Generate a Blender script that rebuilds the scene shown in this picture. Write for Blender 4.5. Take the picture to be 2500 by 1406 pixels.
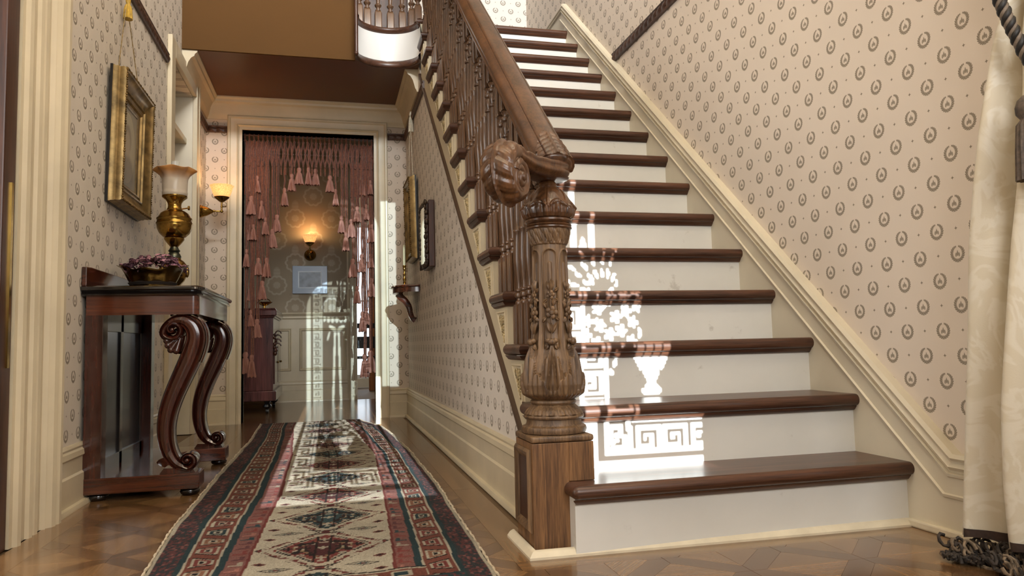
import bpy, bmesh, math, random
import numpy as np
from mathutils import Vector, Matrix

random.seed(7); RNG = np.random.default_rng(11)
for o in list(bpy.data.objects): bpy.data.objects.remove(o)
SC = bpy.context.scene
COL = SC.collection

# ------------------------------------------------------------------ camera
cam_d = bpy.data.cameras.new('camera'); cam = bpy.data.objects.new('camera', cam_d); COL.objects.link(cam)
cam_d.sensor_width = 36.0; cam_d.lens = 36.0*1797.93/2500.0; cam_d.clip_start = 0.02; cam_d.clip_end = 100
cam.matrix_world = Matrix(((0.97066411, 0.00419866, -0.24040289, 0.0),
                           (-0.23934204, -0.0785504, -0.96775267, 0.0),
                           (-0.02294701, 0.9969013, -0.07524114, 0.5358),
                           (0, 0, 0, 1)))
SC.camera = cam

# ------------------------------------------------------------------ view, world, sun, daylight
vs = SC.view_settings
vs.view_transform = 'Standard'; vs.look = 'None'; vs.gamma = 1.0; vs.use_curve_mapping = False
vs.exposure = 0.36
cy = SC.cycles
cy.use_denoising = True
cy.max_bounces = 7; cy.diffuse_bounces = 4; cy.glossy_bounces = 4; cy.transmission_bounces = 5; cy.transparent_max_bounces = 10
cy.sample_clamp_indirect = 4.0; cy.caustics_reflective = False; cy.caustics_refractive = False

world = bpy.data.worlds.new('World'); SC.world = world; world.use_nodes = True
bg = world.node_tree.nodes['Background']
bg.inputs[0].default_value = (0.80, 0.90, 1.0, 1); bg.inputs[1].default_value = 1.6

def light(name, kind, loc, energy, color, size=None, size_y=None, aim=None, **kw):
    d = bpy.data.lights.new(name, kind); d.energy = energy; d.color = color
    if kind == 'AREA':
        d.shape = 'RECTANGLE'; d.size = size; d.size_y = size_y or size
        if 'spread' in kw: d.spread = kw['spread']
    elif kind == 'SUN': d.angle = size
    else: d.shadow_soft_size = size or 0.03
    o = bpy.data.objects.new(name, d); COL.objects.link(o); o.location = loc
    if aim is not None:
        o.rotation_euler = Vector(aim).to_track_quat('-Z', 'Y').to_euler()
    return o

SUN_TAN = 0.225
light('sun', 'SUN', (0, -6, 4), 20.0, (0.88, 0.96, 1.0), math.radians(0.12), aim=(0.0, 1.0, -SUN_TAN))
# daylight entering through the real openings: front door glazing, parlour opening, upper front window
light('front_door_daylight', 'AREA', (0.5, -1.30, 1.95), 46, (0.99, 0.99, 0.98), 1.7, 1.7, aim=(0, 1, -0.12))
light('parlour_daylight', 'AREA', (2.9, 0.35, 1.35), 40, (1.0, 0.965, 0.93), 1.7, 2.1, aim=(-1, 0.15, -0.02))
light('upper_window_daylight', 'AREA', (0.55, -1.45, 4.15), 440, (0.90, 0.95, 1.0), 1.8, 0.85, aim=(0, 1, -0.33))
light('entry_lantern', 'POINT', (1.05, 0.75, 2.45), 9, (1.0, 0.82, 0.62), 0.12)
light('back_room_daylight', 'AREA', (1.75, 9.2, 1.5), 22, (0.95, 0.97, 1.0), 1.2, 1.6, aim=(-0.8, -1, -0.1))
light('left_room_fill', 'AREA', (-2.2, 1.0, 1.5), 42, (1.0, 0.985, 0.96), 1.4, 1.8, aim=(1, 0.5, -0.05))  # added fill through the left doorway, no window behind it; lifts the right walls

# ------------------------------------------------------------------ scene helpers
ORIGIN = {}
def thing(name, label, cat, loc, group=None):
    o = bpy.data.objects.new(name, None); COL.objects.link(o); o.location = loc; o.empty_display_size = 0.1
    o['label'] = label; o['category'] = cat
    if group: o['group'] = group
    ORIGIN[o] = Vector(loc); return o
def tag(o, label, cat, group=None):
    o['label'] = label; o['category'] = cat
    if group: o['group'] = group
    return o

class MB:
    """collects numpy geometry for ONE mesh object"""
    def __init__(s): s.v = []; s.f = []; s.n = 0
    def add(s, verts, faces):
        verts = np.asarray(verts, float).reshape(-1, 3)
        s.v.append(verts); k = s.n
        s.f.extend([tuple(int(i)+k for i in f) for f in faces]); s.n += len(verts); return s
    def box(s, x0, x1, y0, y1, z0, z1):
        v = [(x, y, z) for x in (x0, x1) for y in (y0, y1) for z in (z0, z1)]
        return s.add(v, [(0,1,3,2),(4,6,7,5),(0,4,5,1),(2,3,7,6),(0,2,6,4),(1,5,7,3)])
    def prism(s, poly, axis, a, b):
        """poly: 2D points in the two other axes (order xyz without axis), extruded a..b along axis"""
        n = len(poly); v = []
        for t in (a, b):
            for p in poly:
                q = list(p); q.insert(axis, t); v.append(q)
        f = [(i, (i+1) % n, n+(i+1) % n, n+i) for i in range(n)]
        f += [tuple(range(n))[::-1], tuple(range(n, 2*n))]
        return s.add(v, f)
    def grid(s, P, wrap_u=False, wrap_v=False):
        P = np.asarray(P, float); nu, nv = P.shape[:2]; f = []
        iu = nu if wrap_u else nu-1; iv = nv if wrap_v else nv-1
        for i in range(iu):
            a = i*nv; b = ((i+1) % nu)*nv
            for j in range(iv):
                j2 = (j+1) % nv
                f.append((a+j, b+j, b+j2, a+j2))
        return s.add(P.reshape(-1, 3), f)
    def lathe(s, prof, c=(0,0,0), n=32, axis='z', cap=True):
        prof = np.asarray(prof, float); a = np.linspace(0, 2*math.pi, n, endpoint=False)
        P = np.zeros((len(prof), n, 3))
        P[..., 0] = prof[:, :1]*np.cos(a); P[..., 1] = prof[:, :1]*np.sin(a); P[..., 2] = prof[:, 1:2]
        if axis == 'x': P = P[..., [2, 0, 1]]
        if axis == 'y': P = P[..., [1, 2, 0]]
        P = P + np.asarray(c); k = s.n
        s.grid(P, wrap_v=True)
        if cap:
            m = len(prof)
            if prof[0, 0] > 1e-5: s.f.append(tuple(k+i for i in range(n))[::-1])
            if prof[-1, 0] > 1e-5: s.f.append(tuple(k+(m-1)*n+i for i in range(n)))
        return s
    def tube(s, path, rad, n=8, cap=True):
        path = np.asarray(path, float); m = len(path)
        rad = np.full(m, rad) if np.isscalar(rad) else np.asarray(rad, float)
        T = np.gradient(path, axis=0); T /= np.linalg.norm(T, axis=1)[:, None]+1e-12
        up = np.array([0, 0, 1.0]) if abs(T[0, 2]) < .9 else np.array([1.0, 0, 0])
        N = np.cross(T[0], up); N /= np.linalg.norm(N); P = np.zeros((m, n, 3)); a = np.linspace(0, 2*math.pi, n, endpoint=False)
        for i in range(m):
            N = N - T[i]*N.dot(T[i]); N /= np.linalg.norm(N)+1e-12; B = np.cross(T[i], N)
            P[i] = path[i] + rad[i]*(np.cos(a)[:, None]*N + np.sin(a)[:, None]*B)
        k = s.n; s.grid(P, wrap_v=True)
        if cap:
            s.f.append(tuple(k+i for i in range(n))[::-1]); s.f.append(tuple(k+(m-1)*n+i for i in range(n)))
        return s
    def ball(s, c, r, n=10, sc=(1,1,1)):
        t = np.linspace(0, math.pi, n//2+2); prof = np.stack([np.maximum(np.sin(t), 1e-6), -np.cos(t)], 1)*r
        a = np.linspace(0, 2*math.pi, n, endpoint=False); P = np.zeros((len(prof), n, 3))
        P[..., 0] = prof[:, :1]*np.cos(a)*sc[0]; P[..., 1] = prof[:, :1]*np.sin(a)*sc[1]; P[..., 2] = prof[:, 1:2]*sc[2]
        return s.grid(P+np.asarray(c), wrap_v=True)
    def sweep2d(s, path, prof, closed=True):
        """path: list of 3D points, prof: list of per-point (N,3) arrays already placed"""
        return s.grid(np.asarray(prof), wrap_v=closed)
    def arrays(s): return np.concatenate(s.v), s.f
    def xform(s, fn):
        s.v = [fn(v) for v in s.v]; return s
    def mesh(s, name, m, off=(0,0,0), smooth=40, bevel=0, seg=2, recalc=True):
        v, f = s.arrays(); me = bpy.data.meshes.new(name); me.from_pydata((v-np.asarray(off)).tolist(), [], f)
        if bevel or recalc:
            bm = bmesh.new(); bm.from_mesh(me)
            if bevel:
                ed = [e for e in bm.edges if len(e.link_faces) == 2 and e.calc_face_angle(0) > .5]
                bmesh.ops.bevel(bm, geom=ed, offset=bevel, segments=seg, affect='EDGES', profile=.5, clamp_overlap=True)
            if recalc: bmesh.ops.recalc_face_normals(bm, faces=bm.faces)
            bm.to_mesh(me); bm.free()
        if smooth:
            me.polygons.foreach_set('use_smooth', [True]*len(me.polygons))
            if smooth < 180: me.set_sharp_from_angle(angle=math.radians(smooth))
        if m: me.materials.append(m)
        me.update(); return me
    def build(s, name, m, parent=None, **kw):
        off = ORIGIN.get(parent, Vector((0,0,0))) if parent else Vector((0,0,0))
        me = s.mesh(name, m, off=tuple(off), **kw)
        o = bpy.data.objects.new(name, me); COL.objects.link(o)
        if parent: o.parent = parent
        ORIGIN[o] = off; return o

def inst(me, name, parent, loc=(0,0,0), rot=(0,0,0), scale=(1,1,1)):
    o = bpy.data.objects.new(name, me); COL.objects.link(o)
    if parent: o.parent = parent
    off = ORIGIN.get(parent, Vector((0,0,0))) if parent else Vector((0,0,0))
    o.location = Vector(loc)-off; o.rotation_euler = rot; o.scale = scale; ORIGIN[o] = Vector(loc); return o
def struct(name, mb, m, parent=None, **kw):
    o = mb.build(name, m, parent, **kw)
    if not parent: o['kind'] = 'structure'
    return o

def mitre_sweep(path, prof, normal_of=None, plane=('y','z'), side=1):
    """path in a plane (2D list); prof: list of (perp offset, out) -> returns rows (a,b,out) ; mitred"""
    path = np.asarray(path, float); rows = []
    d = np.diff(path, axis=0); d /= np.linalg.norm(d, axis=1)[:, None]; nrm = np.stack([-d[:, 1], d[:, 0]], 1)*side
    for i in range(len(path)):
        if i == 0: m = nrm[0]
        elif i == len(path)-1: m = nrm[-1]
        else:
            m = nrm[i-1]+nrm[i]; m = m/np.dot(m, nrm[i])
        rows.append([(path[i, 0]+m[0]*p, path[i, 1]+m[1]*p, q) for p, q in prof])
    return np.array(rows)

# ------------------------------------------------------------------ node mini-language
def lin(c):
    """sRGB 0-255 -> linear rgba"""
    r = []
    for x in c:
        x = x/255.0; r.append(x/12.92 if x <= .04045 else ((x+.055)/1.055)**2.4)
    return (*r, 1.0)
class E:
    nt = None
    def __init__(s, sock): s.s = sock
    @staticmethod
    def m(op, *a, clamp=False):
        n = E.nt.nodes.new('ShaderNodeMath'); n.operation = op; n.use_clamp = clamp
        for i, x in enumerate(a):
            if isinstance(x, E): E.nt.links.new(x.s, n.inputs[i])
            else: n.inputs[i].default_value = float(x)
        return E(n.outputs[0])
    def __add__(s, o): return E.m('ADD', s, o)
    __radd__ = __add__
    def __sub__(s, o): return E.m('SUBTRACT', s, o)
    def __rsub__(s, o): return E.m('SUBTRACT', o, s)
    def __mul__(s, o): return E.m('MULTIPLY', s, o)
    __rmul__ = __mul__
    def __truediv__(s, o): return E.m('DIVIDE', s, o)
    def wrap(s, lo, hi): return E.m('WRAP', s, hi, lo)
    def abs(s): return E.m('ABSOLUTE', s)
    def sqrt(s): return E.m('SQRT', s)
    def sin(s): return E.m('SINE', s)
    def step(s, edge, w):
        """1 below edge, 0 above, soft width w"""
        n = E.nt.nodes.new('ShaderNodeMapRange'); n.interpolation_type = 'SMOOTHSTEP'
        E.nt.links.new(s.s, n.inputs[0]); n.inputs[1].default_value = edge-w; n.inputs[2].default_value = edge+w
        n.inputs[3].default_value = 1; n.inputs[4].default_value = 0; return E(n.outputs[0])
def emax(*a):
    r = a[0]
    for x in a[1:]: r = E.m('MAXIMUM', r, x)
    return r
def emin(*a):
    r = a[0]
    for x in a[1:]: r = E.m('MINIMUM', r, x)
    return r
def newmat(name):
    m = bpy.data.materials.new(name); m.use_nodes = True; nt = m.node_tree; E.nt = nt
    return m, nt, nt.nodes['Principled BSDF']
def mixrgb(fac, a, b, mode='MIX'):
    nt = E.nt; n = nt.nodes.new('ShaderNodeMix'); n.data_type = 'RGBA'; n.blend_type = mode
    for sock, val in ((n.inputs[0], fac), (n.inputs[6], a), (n.inputs[7], b)):
        if isinstance(val, E): nt.links.new(val.s, sock)
        elif hasattr(val, 'is_output'): nt.links.new(val, sock)
        elif isinstance(val, (int, float)): sock.default_value = val
        else: sock.default_value = val
    return n.outputs[2]
def noise(scale, detail=4, rough=.55, vec=None, stretch=None, dist=0.0, coord='Object'):
    nt = E.nt
    if vec is None:
        tc = nt.nodes.new('ShaderNodeTexCoord'); vec = tc.outputs[coord]
    if stretch:
        mp = nt.nodes.new('ShaderNodeMapping'); nt.links.new(vec, mp.inputs[0]); mp.inputs[3].default_value = stretch; vec = mp.outputs[0]
    n = nt.nodes.new('ShaderNodeTexNoise'); nt.links.new(vec, n.inputs['Vector'])
    n.inputs['Scale'].default_value = scale; n.inputs['Detail'].default_value = detail; n.inputs['Roughness'].default_value = rough; n.inputs['Distortion'].default_value = dist
    return E(n.outputs[0])
def ramp(fac, stops):
    n = E.nt.nodes.new('ShaderNodeValToRGB'); E.nt.links.new(fac.s, n.inputs[0]); e = n.color_ramp.elements
    while len(e) < len(stops): e.new(.5)
    for i, (p, c) in enumerate(stops): e[i].position = p; e[i].color = c
    return n.outputs[0]
def bump(p, h, strength=.3, dist=.002):
    b = E.nt.nodes.new('ShaderNodeBump'); b.inputs['Strength'].default_value = strength; b.inputs['Distance'].default_value = dist
    E.nt.links.new(h.s, b.inputs['Height']); E.nt.links.new(b.outputs[0], p.inputs['Normal'])

def plain(name, c, rough=.5, metal=0.0, var=.06, nscale=6, bumpy=0.0, coat=0.0, spec=None):
    m, nt, p = newmat(name); c = lin(c)
    d = tuple(x*(1-var*2.2) for x in c[:3])+(1,); l = tuple(min(1, x*(1+var)) for x in c[:3])+(1,)
    n = noise(nscale, 5)
    nt.links.new(ramp(n, [(.3, d), (.7, l)]), p.inputs['Base Color'])
    p.inputs['Roughness'].default_value = rough; p.inputs['Metallic'].default_value = metal
    if coat: p.inputs['Coat Weight'].default_value = coat; p.inputs['Coat Roughness'].default_value = .08
    if spec is not None: p.inputs['Specular IOR Level'].default_value = spec
    if bumpy: bump(p, noise(nscale*12, 3), bumpy, .001)
    return m
def wood(name, dark, light_, axis='x', rough=.35, scale=1.0, coat=.0, rand=0.0, fine=1.0):
    m, nt, p = newmat(name)
    st = {'x': (.04, 1, 1), 'y': (1, .04, 1), 'z': (1, 1, .05)}[axis]
    g = noise(26*scale, 6, .6, stretch=st, dist=.6); f = noise(210*scale, 3, .6, stretch=st)
    k = g*.55+f*.45*fine
    dk, lt = lin(dark), lin(light_)
    mid = tuple((a+b)/2 for a, b in zip(dk, lt))
    col = ramp(k, [(.38, dk), (.5, mid), (.62, lt)])
    if rand:
        oi = nt.nodes.new('ShaderNodeObjectInfo'); hs = nt.nodes.new('ShaderNodeHueSaturation')
        v = E(oi.outputs['Random'])*rand + (1-rand*.5)
        nt.links.new(v.s, hs.inputs['Value']); nt.links.new(col, hs.inputs['Color']); col = hs.outputs[0]
    nt.links.new(col, p.inputs['Base Color']); p.inputs['Roughness'].default_value = rough
    if coat: p.inputs['Coat Weight'].default_value = coat; p.inputs['Coat Roughness'].default_value = .12
    bump(p, f, .12, .0008); return m

WP_D, WP_M = .0636, .1346
def wallpaper(name, axis, u0, v0, base=(206, 190, 172), ink=(98, 84, 62), scale=1.0):
    """laurel wreath and bee paper; axis: which world axis runs along the wall"""
    m, nt, p = newmat(name)
    gp = nt.nodes.new('ShaderNodeNewGeometry'); sp = nt.nodes.new('ShaderNodeSeparateXYZ'); nt.links.new(gp.outputs['Position'], sp.inputs[0])
    U = E(sp.outputs[{'x': 0, 'y': 1}[axis]]); V = E(sp.outputs[2])
    D, M = WP_D*scale, WP_M*scale
    def motif(du, dv):
        pu = (U-(u0+du)).wrap(-D, D); pv = (V-(v0+dv)).wrap(-M/2, M/2); au = pu.abs()
        r = ((pu*pu)*(1/.0183**2)+(pv*pv)*(1/.0188**2)).sqrt()
        ang = E.m('ARCTAN2', au, pv*-1)                     # 0 bottom .. pi top
        leaf = ((ang*10.5)+(r-1)*9).sin().abs()
        leaf2 = ((ang*10.5)-(r-1)*9).sin().abs()
        inner = r.step(1.0, .02)
        lf = leaf*inner+leaf2*(1-inner)
        taper = E.m('SUBTRACT', 1.0, E.m('MULTIPLY', E.m('MAXIMUM', ang-2.1, 0), .62), clamp=True)
        w = ((lf*.52)+.50)*taper*.27
        ring = ((r-1).abs()-w).step(0.0, .045)*ang.step(2.97, .04)
        stem = (r-1).abs().step(.035, .03)*ang.step(2.7, .1)
        body = ((pu*pu)*(1/.0025**2)+((pv+.0005)*(pv+.0005))*(1/.0070**2)).step(1, .35)
        wu = au-.0049; wv = pv+.0034+wu*.4
        wing = ((wu*wu)*(1/.0027**2)+(wv*wv)*(1/.0056**2)).step(1, .4)
        hd = ((pu*pu)+((pv-.0066)*(pv-.0066))).sqrt().step(.0016, .0006)
        rib = ((au-.0012)-((pv*-1)-.0195)*.8).abs().step(.0005, .0006)*(pv*-1-.0222).abs().step(.0024, .0004)
        qv = (V-(v0+dv)).wrap(-M/2, M/2); qu = (U-(u0+du+D)).wrap(-D, D)
        ast = (qu.abs().sqrt()+qv.abs().sqrt()).step(.084, .006)
        return emax(ring*((lf*.34)+.62), stem*.9, body*.85, wing*.8, hd*.6, rib*.6, ast*.95)
    k = emax(motif(0, 0), motif(D, M/2))
    nz = noise(3.0, 3); bs = lin(base)
    col0 = ramp(nz, [(.3, tuple(x*.95 for x in bs[:3])+(1,)), (.7, bs)])
    col = mixrgb(k*.86, col0, lin(ink))
    nt.links.new(col, p.inputs['Base Color'])
    nt.links.new((k*-.25+.75).s, p.inputs['Roughness'])
    p.inputs['Specular IOR Level'].default_value = .3
    return m
# ------------------------------------------------------------------ materials
M = {}
M['cream'] = plain('cream_paint', (214, 203, 180), .42, var=.05, nscale=3)
M['cream2'] = plain('cream_paint_trim', (205, 190, 160), .40, var=.06, nscale=4)
M['riser'] = None
def riser_mat():
    m, nt, p = newmat('riser_paint')
    n1 = noise(2.2, 5); n2 = noise(14, 4, .6)
    c = ramp(n1, [(.35, lin((216, 213, 204))), (.65, lin((228, 225, 217)))])
    c = mixrgb(n2.step(.30, .05)*.35, c, lin((150, 140, 122)))
    nt.links.new(c, p.inputs['Base Color']); p.inputs['Roughness'].default_value = .38
    return m
M['riser'] = riser_mat()
M['tread'] = wood('tread_oak', (48, 27, 18), (94, 60, 42), 'x', .36, coat=.12)
M['oak'] = wood('newel_oak', (66, 47, 31), (132, 102, 71), 'z', .5)
M['oak_x'] = wood('plinth_oak', (82, 55, 33), (144, 104, 66), 'z', .45, scale=1.2)
M['walnut'] = wood('newel_walnut', (52, 31, 17), (102, 66, 38), 'z', .29, scale=.7, coat=.2)
M['rail'] = wood('handrail_mahogany', (52, 31, 18), (100, 66, 42), 'y', .32, scale=.7, coat=.2)
M['baluster'] = wood('baluster_oak', (58, 39, 26), (116, 84, 59), 'z', .33, scale=.8, coat=.2)
M['mahog'] = wood('console_mahogany', (34, 13, 9), (74, 33, 22), 'z', .16, scale=.5, coat=.7)
M['mahog_x'] = wood('console_mahogany_side', (46, 20, 12), (100, 48, 28), 'x', .16, scale=.5, coat=.7)
M['blackwood'] = wood('ebonised_wood', (12, 10, 10), (24, 18, 17), 'y', .12, coat=.8)
M['darkwood'] = wood('dark_stained_wood', (44, 22, 13), (78, 44, 28), 'z', .35)
M['picrail'] = wood('picture_rail_wood', (50, 30, 22), (92, 62, 46), 'y', .4)
M['trimdark'] = plain('string_moulding_brown', (72, 52, 38), .45)
M['ceil'] = plain('brown_ceiling_paint', (92, 52, 24), .36, var=.03, nscale=1.5, spec=.3)
M['fascia_b'] = plain('tan_upper_wall_paint', (86, 59, 29), .8, var=.03, nscale=1.5, spec=.15)
M['white'] = plain('white_enamel', (226, 224, 220), .25, var=.02, nscale=2)
M['brass'] = plain('polished_brass', (196, 158, 84), .16, 1.0, var=.1, nscale=20)
M['brass_old'] = plain('aged_brass', (150, 120, 66), .24, 1.0, var=.25, nscale=14)
M['gilt'] = plain('old_gilt', (150, 124, 78), .38, .65, var=.3, nscale=18, bumpy=.25)
M['gilt_dark'] = plain('dark_gilt', (118, 92, 52), .42, .7, var=.35, nscale=26, bumpy=.4)
M['black'] = plain('black_stain', (20, 16, 14), .35)
M['floor_gap'] = plain('floor_joint', (112, 88, 60), .6)
M['plank'] = wood('floor_oak', (100, 71, 43), (138, 104, 68), 'x', .20, scale=.9, coat=.3, rand=.30)
M['plank_d'] = wood('floor_oak_dark_strip', (84, 58, 36), (116, 86, 56), 'x', .20, scale=.9, coat=.3, rand=.26)
M['plank_s'] = wood('floor_oak_field', (92, 64, 39), (128, 95, 62), 'x', .20, scale=.9, coat=.3)
M['shoe'] = plain('shoe_mould_worn_cream', (222, 209, 182), .5, var=.06, nscale=14)
wpr = wallpaper('wallpaper_right', 'y', 1.7185, .6117, base=(224, 211, 197))
wpl = wallpaper('wallpaper_left', 'y', 2.7253, .5229, base=(216, 205, 190))
wps = wallpaper('wallpaper_stair', 'y', 2.6614, .3188, base=(216, 206, 194))
wpf = wallpaper('wallpaper_far', 'x', .5182, .6631)
wpb = wallpaper('wallpaper_landing', 'x', 1.4731, 3.2911, base=(222, 214, 204), scale=1.02)

XL, XR, XS, YF = -.881, 1.608, .587, 5.715       # left wall, right wall, wall under the stairs, far wall
ZC = 2.40                                         # hall ceiling
RISE, RUN, Y1 = .178, .2065, 1.7656
NS = 15
def ny(k): return Y1+(k-1)*RUN                    # nosing front of tread k
def nz(k): return RISE*k
def zline(y): return RISE+(y-Y1)*RISE/RUN         # line of nosings

# ------------------------------------------------------------------ floor
b = MB(); b.box(-3.2, 3.2, -1.6, 10.6, -.08, -.006)
floor = struct('floor', b, M['floor_gap'], smooth=0)
# parquet: squares of four strips set on the diagonal, border boards along the walls
planks = []     # (distance, poly)
def add_plank(poly):
    poly = np.asarray(poly, float); c = poly.mean(0); planks.append((math.hypot(*c), poly))
def clip(poly, x0, x1, y0, y1):
    for ax, lim, sg in ((0, x0, 1), (0, x1, -1), (1, y0, 1), (1, y1, -1)):
        out = []
        for i in range(len(poly)):
            a, c = poly[i-1], poly[i]; da, dc = (a[ax]-lim)*sg, (c[ax]-lim)*sg
            if da*dc < 0: out.append(a+(c-a)*(da/(da-dc)))
            if dc >= 0: out.append(c)
        poly = out
        if len(poly) < 3: return None
    return np.array(poly)
def shrink(poly, g):
    c = poly.mean(0); d = poly-c; n = np.linalg.norm(d, axis=1)[:, None]; return c+d*(1-g/np.maximum(n, g*2))
strips = set()
def parquet(x0, x1, y0, y1, s=.301, skip=None):
    """square panels: crossed diagonal strips with four triangular fields between them"""
    h, a_ = s/2, .040
    for i in range(-8, 8):
        for j in range(-8, 18):
            cx, cyy = .944+(i+.5)*s, 1.566+(j+.5)*s
            for k in range(4):
                for kind in (0, 1):
                    q = [(-h+a_, -h), (h-a_, -h), (0, -a_)] if kind == 0 else [(0, 0), (0, -a_), (h-a_, -h), (h, -h), (h, -h+a_), (a_, 0)]
                    c, s_ = [(1, 0), (0, 1), (-1, 0), (0, -1)][k]
                    q = np.array([(cx+u*c-v*s_, cyy+u*s_+v*c) for u, v in q])
                    if q[:, 0].max() < x0 or q[:, 0].min() > x1 or q[:, 1].max() < y0 or q[:, 1].min() > y1: continue
                    p = clip(q, x0, x1, y0, y1)
                    if p is None: continue
                    if skip and skip(*p.mean(0)): continue
                    add_plank(p)
                    if kind: strips.add(len(planks)-1)
und = lambda x, y: -.36 < x < .28 and 1.9 < y < 5.3
parquet(-.78, .44, 1.73, 5.6, skip=und)
parquet(-.78, 1.53, 1.05, 1.73)
def boards(x0, x1, y0, y1, along):
    if along == 'y':
        n = max(1, round((y1-y0)/.9)); L = (y1-y0)/n
        for i in range(n): add_plank([(x0, y0+i*L), (x1, y0+i*L), (x1, y0+i*L+L), (x0, y0+i*L+L)])
    else:
        n = max(1, round((x1-x0)/.9)); L = (x1-x0)/n
        for i in range(n): add_plank([(x0+i*L, y0), (x0+i*L+L, y0), (x0+i*L+L, y1), (x0+i*L, y1)])
boards(-.86, -.78, 1.05, 5.6, 'y'); boards(.44, .53, 1.80, 5.6, 'y'); boards(.44, 1.53, 1.73, 1.80, 'x'); boards(1.53, 1.60, 1.05, 1.80, 'y')
boards(-.86, .56, 5.6, 5.72, 'x')
for i in range(20): boards(-1.5+i*.1, -1.4+i*.1, 5.72, 7.8, 'y')
planks = [(d, p, i in strips) for i, (d, p) in enumerate(planks)]; planks.sort(key=lambda t: t[0])
def plank_mb(b, p):
    p = shrink(p, .0007); n = len(p)
    z = 0.0
    v = [(x, y, z) for x, y in p]+[(x, y, -.007) for x, y in shrink(p, -.0006)]
    return b.add(v, [tuple(range(n))]+[(i, n+i, n+(i+1) % n, (i+1) % n) for i in range(n)])
def bmat_for(p):
    return 'plank'
rest = MB()
for i, (d, p, dark) in enumerate(planks):
    if i < 300:
        c = p.mean(0); ee = [p[k]-p[k-1] for k in range(len(p))]; e = max(ee, key=np.linalg.norm)
        ang = math.atan2(e[1], e[0]); ca, sa = math.cos(-ang), math.sin(-ang)
        q = np.array([((x-c[0])*ca-(y-c[1])*sa, (x-c[0])*sa+(y-c[1])*ca) for x, y in p])
        me = plank_mb(MB(), q).mesh('plank', M['plank_d' if dark else 'plank'], smooth=0, recalc=False)
        o = inst(me, 'plank', floor, (c[0], c[1], 0), (0, 0, ang))
    else: plank_mb(rest, p)
o = rest.build('plank', M['plank_s'], floor, smooth=0, recalc=False); o['kind'] = 'stuff'

# ------------------------------------------------------------------ walls
def wall(name, boxes, m, **kw):
    b = MB()
    for q in boxes: b.box(*q)
    return struct(name, b, m, smooth=0, recalc=False)
T = .12
# left wall with the near doorway (y 1.45-2.36) and the shelved niche (y 4.47-5.17)
wall('wall_left', [(XL-T, XL, 2.36, 4.47, 0, 5.2), (XL-T, XL, 4.47, 5.17, 2.22, 5.2), (XL-T, XL, 5.17, YF+.1, 0, ZC+.3), (XL-T, XL, 1.40, 2.36, 2.3, 5.2), (XL-T, XL, -1.6, 1.40, 0, 5.2), (XL-T, XL, 5.17, 7, ZC+.3, 5.2)], wpl)
wall('wall_right', [(XR, XR+T, 1.36, 5.7553, 0, 5.2), (XR, XR+T, -1.6, 1.36, 2.5, 5.2), (XR, XR+T, -1.6, -.6, 0, 2.5)], wpr)
# wall under the stairs: sloped top
b = MB(); sl = lambda y: .283+(y-2.27)*.8312
b.prism([(1.95, 0), (YF+.1, 0), (YF+.1, ZC), (2.27+(ZC-.283)/.8312, ZC), (1.95, sl(1.95))], 0, XS, XS+.03)
struct('wall_stair', b, wps, smooth=0)
dx0, dx1, dz = -.627, .339, 2.18
wall('wall_far', [(XL, dx0, YF, YF+.14, 0, ZC+.02), (dx1, XS, YF, YF+.14, 0, ZC+.02), (dx0, dx1, YF, YF+.14, dz, ZC+.02)], wpf)
# brown upper wall over the hall ceiling's front edge and the ceiling itself
wall('wall_upper', [(XL, .168, 4.775, 4.84, ZC+.001, 5.2)], M['fascia_b'])
well = []
for t in np.linspace(0, 1, 33):
    a = math.pi*(1-t); well.append((.375+.207*math.cos(a), 4.66+.19*math.sin(a)**.9 if 0 < t < 1 else 4.66))
well = np.array(well)
poly = [(XL, 4.79), (.168, 4.79)]+[tuple(p) for p in well]+[(XS, 4.66), (XS, YF), (XL, YF)]
b = MB(); b.prism(poly, 2, ZC, ZC+.04); struct('ceiling', b, M['ceil'], smooth=0)
b = MB(); b.prism([(.168, 4.79)]+[tuple(p+[0, .02]) for p in well]+[(1.6, 4.70), (1.6, 5.76), (.168, 5.76)], 2, 2.60, 2.66)
struct('floor_upper', b, M['darkwood'], smooth=0)
wall('wall_landing', [(.62, XR, 5.7553, 5.87, 2.66, 5.2)], wpb)
wall('wall_gallery', [(-.9, .62, 5.80, 5.9, 2.66, 5.2)], M['darkwood'])
wall('ceiling_upper', [(XL-T, XR+T, -1.6, 6, 5.2, 5.3)], M['cream'])
wall('ceiling_entry', [(XL-T, XR+T, -1.6, .4, 3.45, 3.55)], M['cream'])
# front of the house behind the viewer: openings for the door glazing and the upper window
wall('wall_front', [(-1.0, -.42, -1.74, -1.6, 0, 5.2), (1.44, 1.73, -1.74, -1.6, 0, 5.2), (-.42, .50, -1.74, -1.6, 3.42, 3.72), (.50, 1.44, -1.74, -1.6, 2.78, 3.72), (-.42, 1.44, -1.74, -1.6, 4.58, 5.2)], M['cream'])
# side rooms opening off the entry, left and right
wall('wall_side_room', [(-3.2, -3.1, -1.0, 3.0, 0, 2.9), (-3.2, XL-T, -1.0, -.9, 0, 2.9), (-3.2, XL-T, 2.9, 3.0, 0, 2.9)], M['cream'])
wall('ceiling_side_room', [(-3.2, XL-T, -1.0, 3.0, 2.9, 3.0)], M['cream'])
wall('wall_parlour', [(3.1, 3.2, -1.6, 2.2, 0, 2.9), (XR+T, 3.2, 2.1, 2.2, 0, 2.9), (XR+T, 3.2, -1.6, -1.5, 0, 2.9)], M['cream'])
wall('ceiling_parlour', [(XR+T, 3.2, -1.6, 2.2, 2.9, 3.0)], M['cream'])
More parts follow.
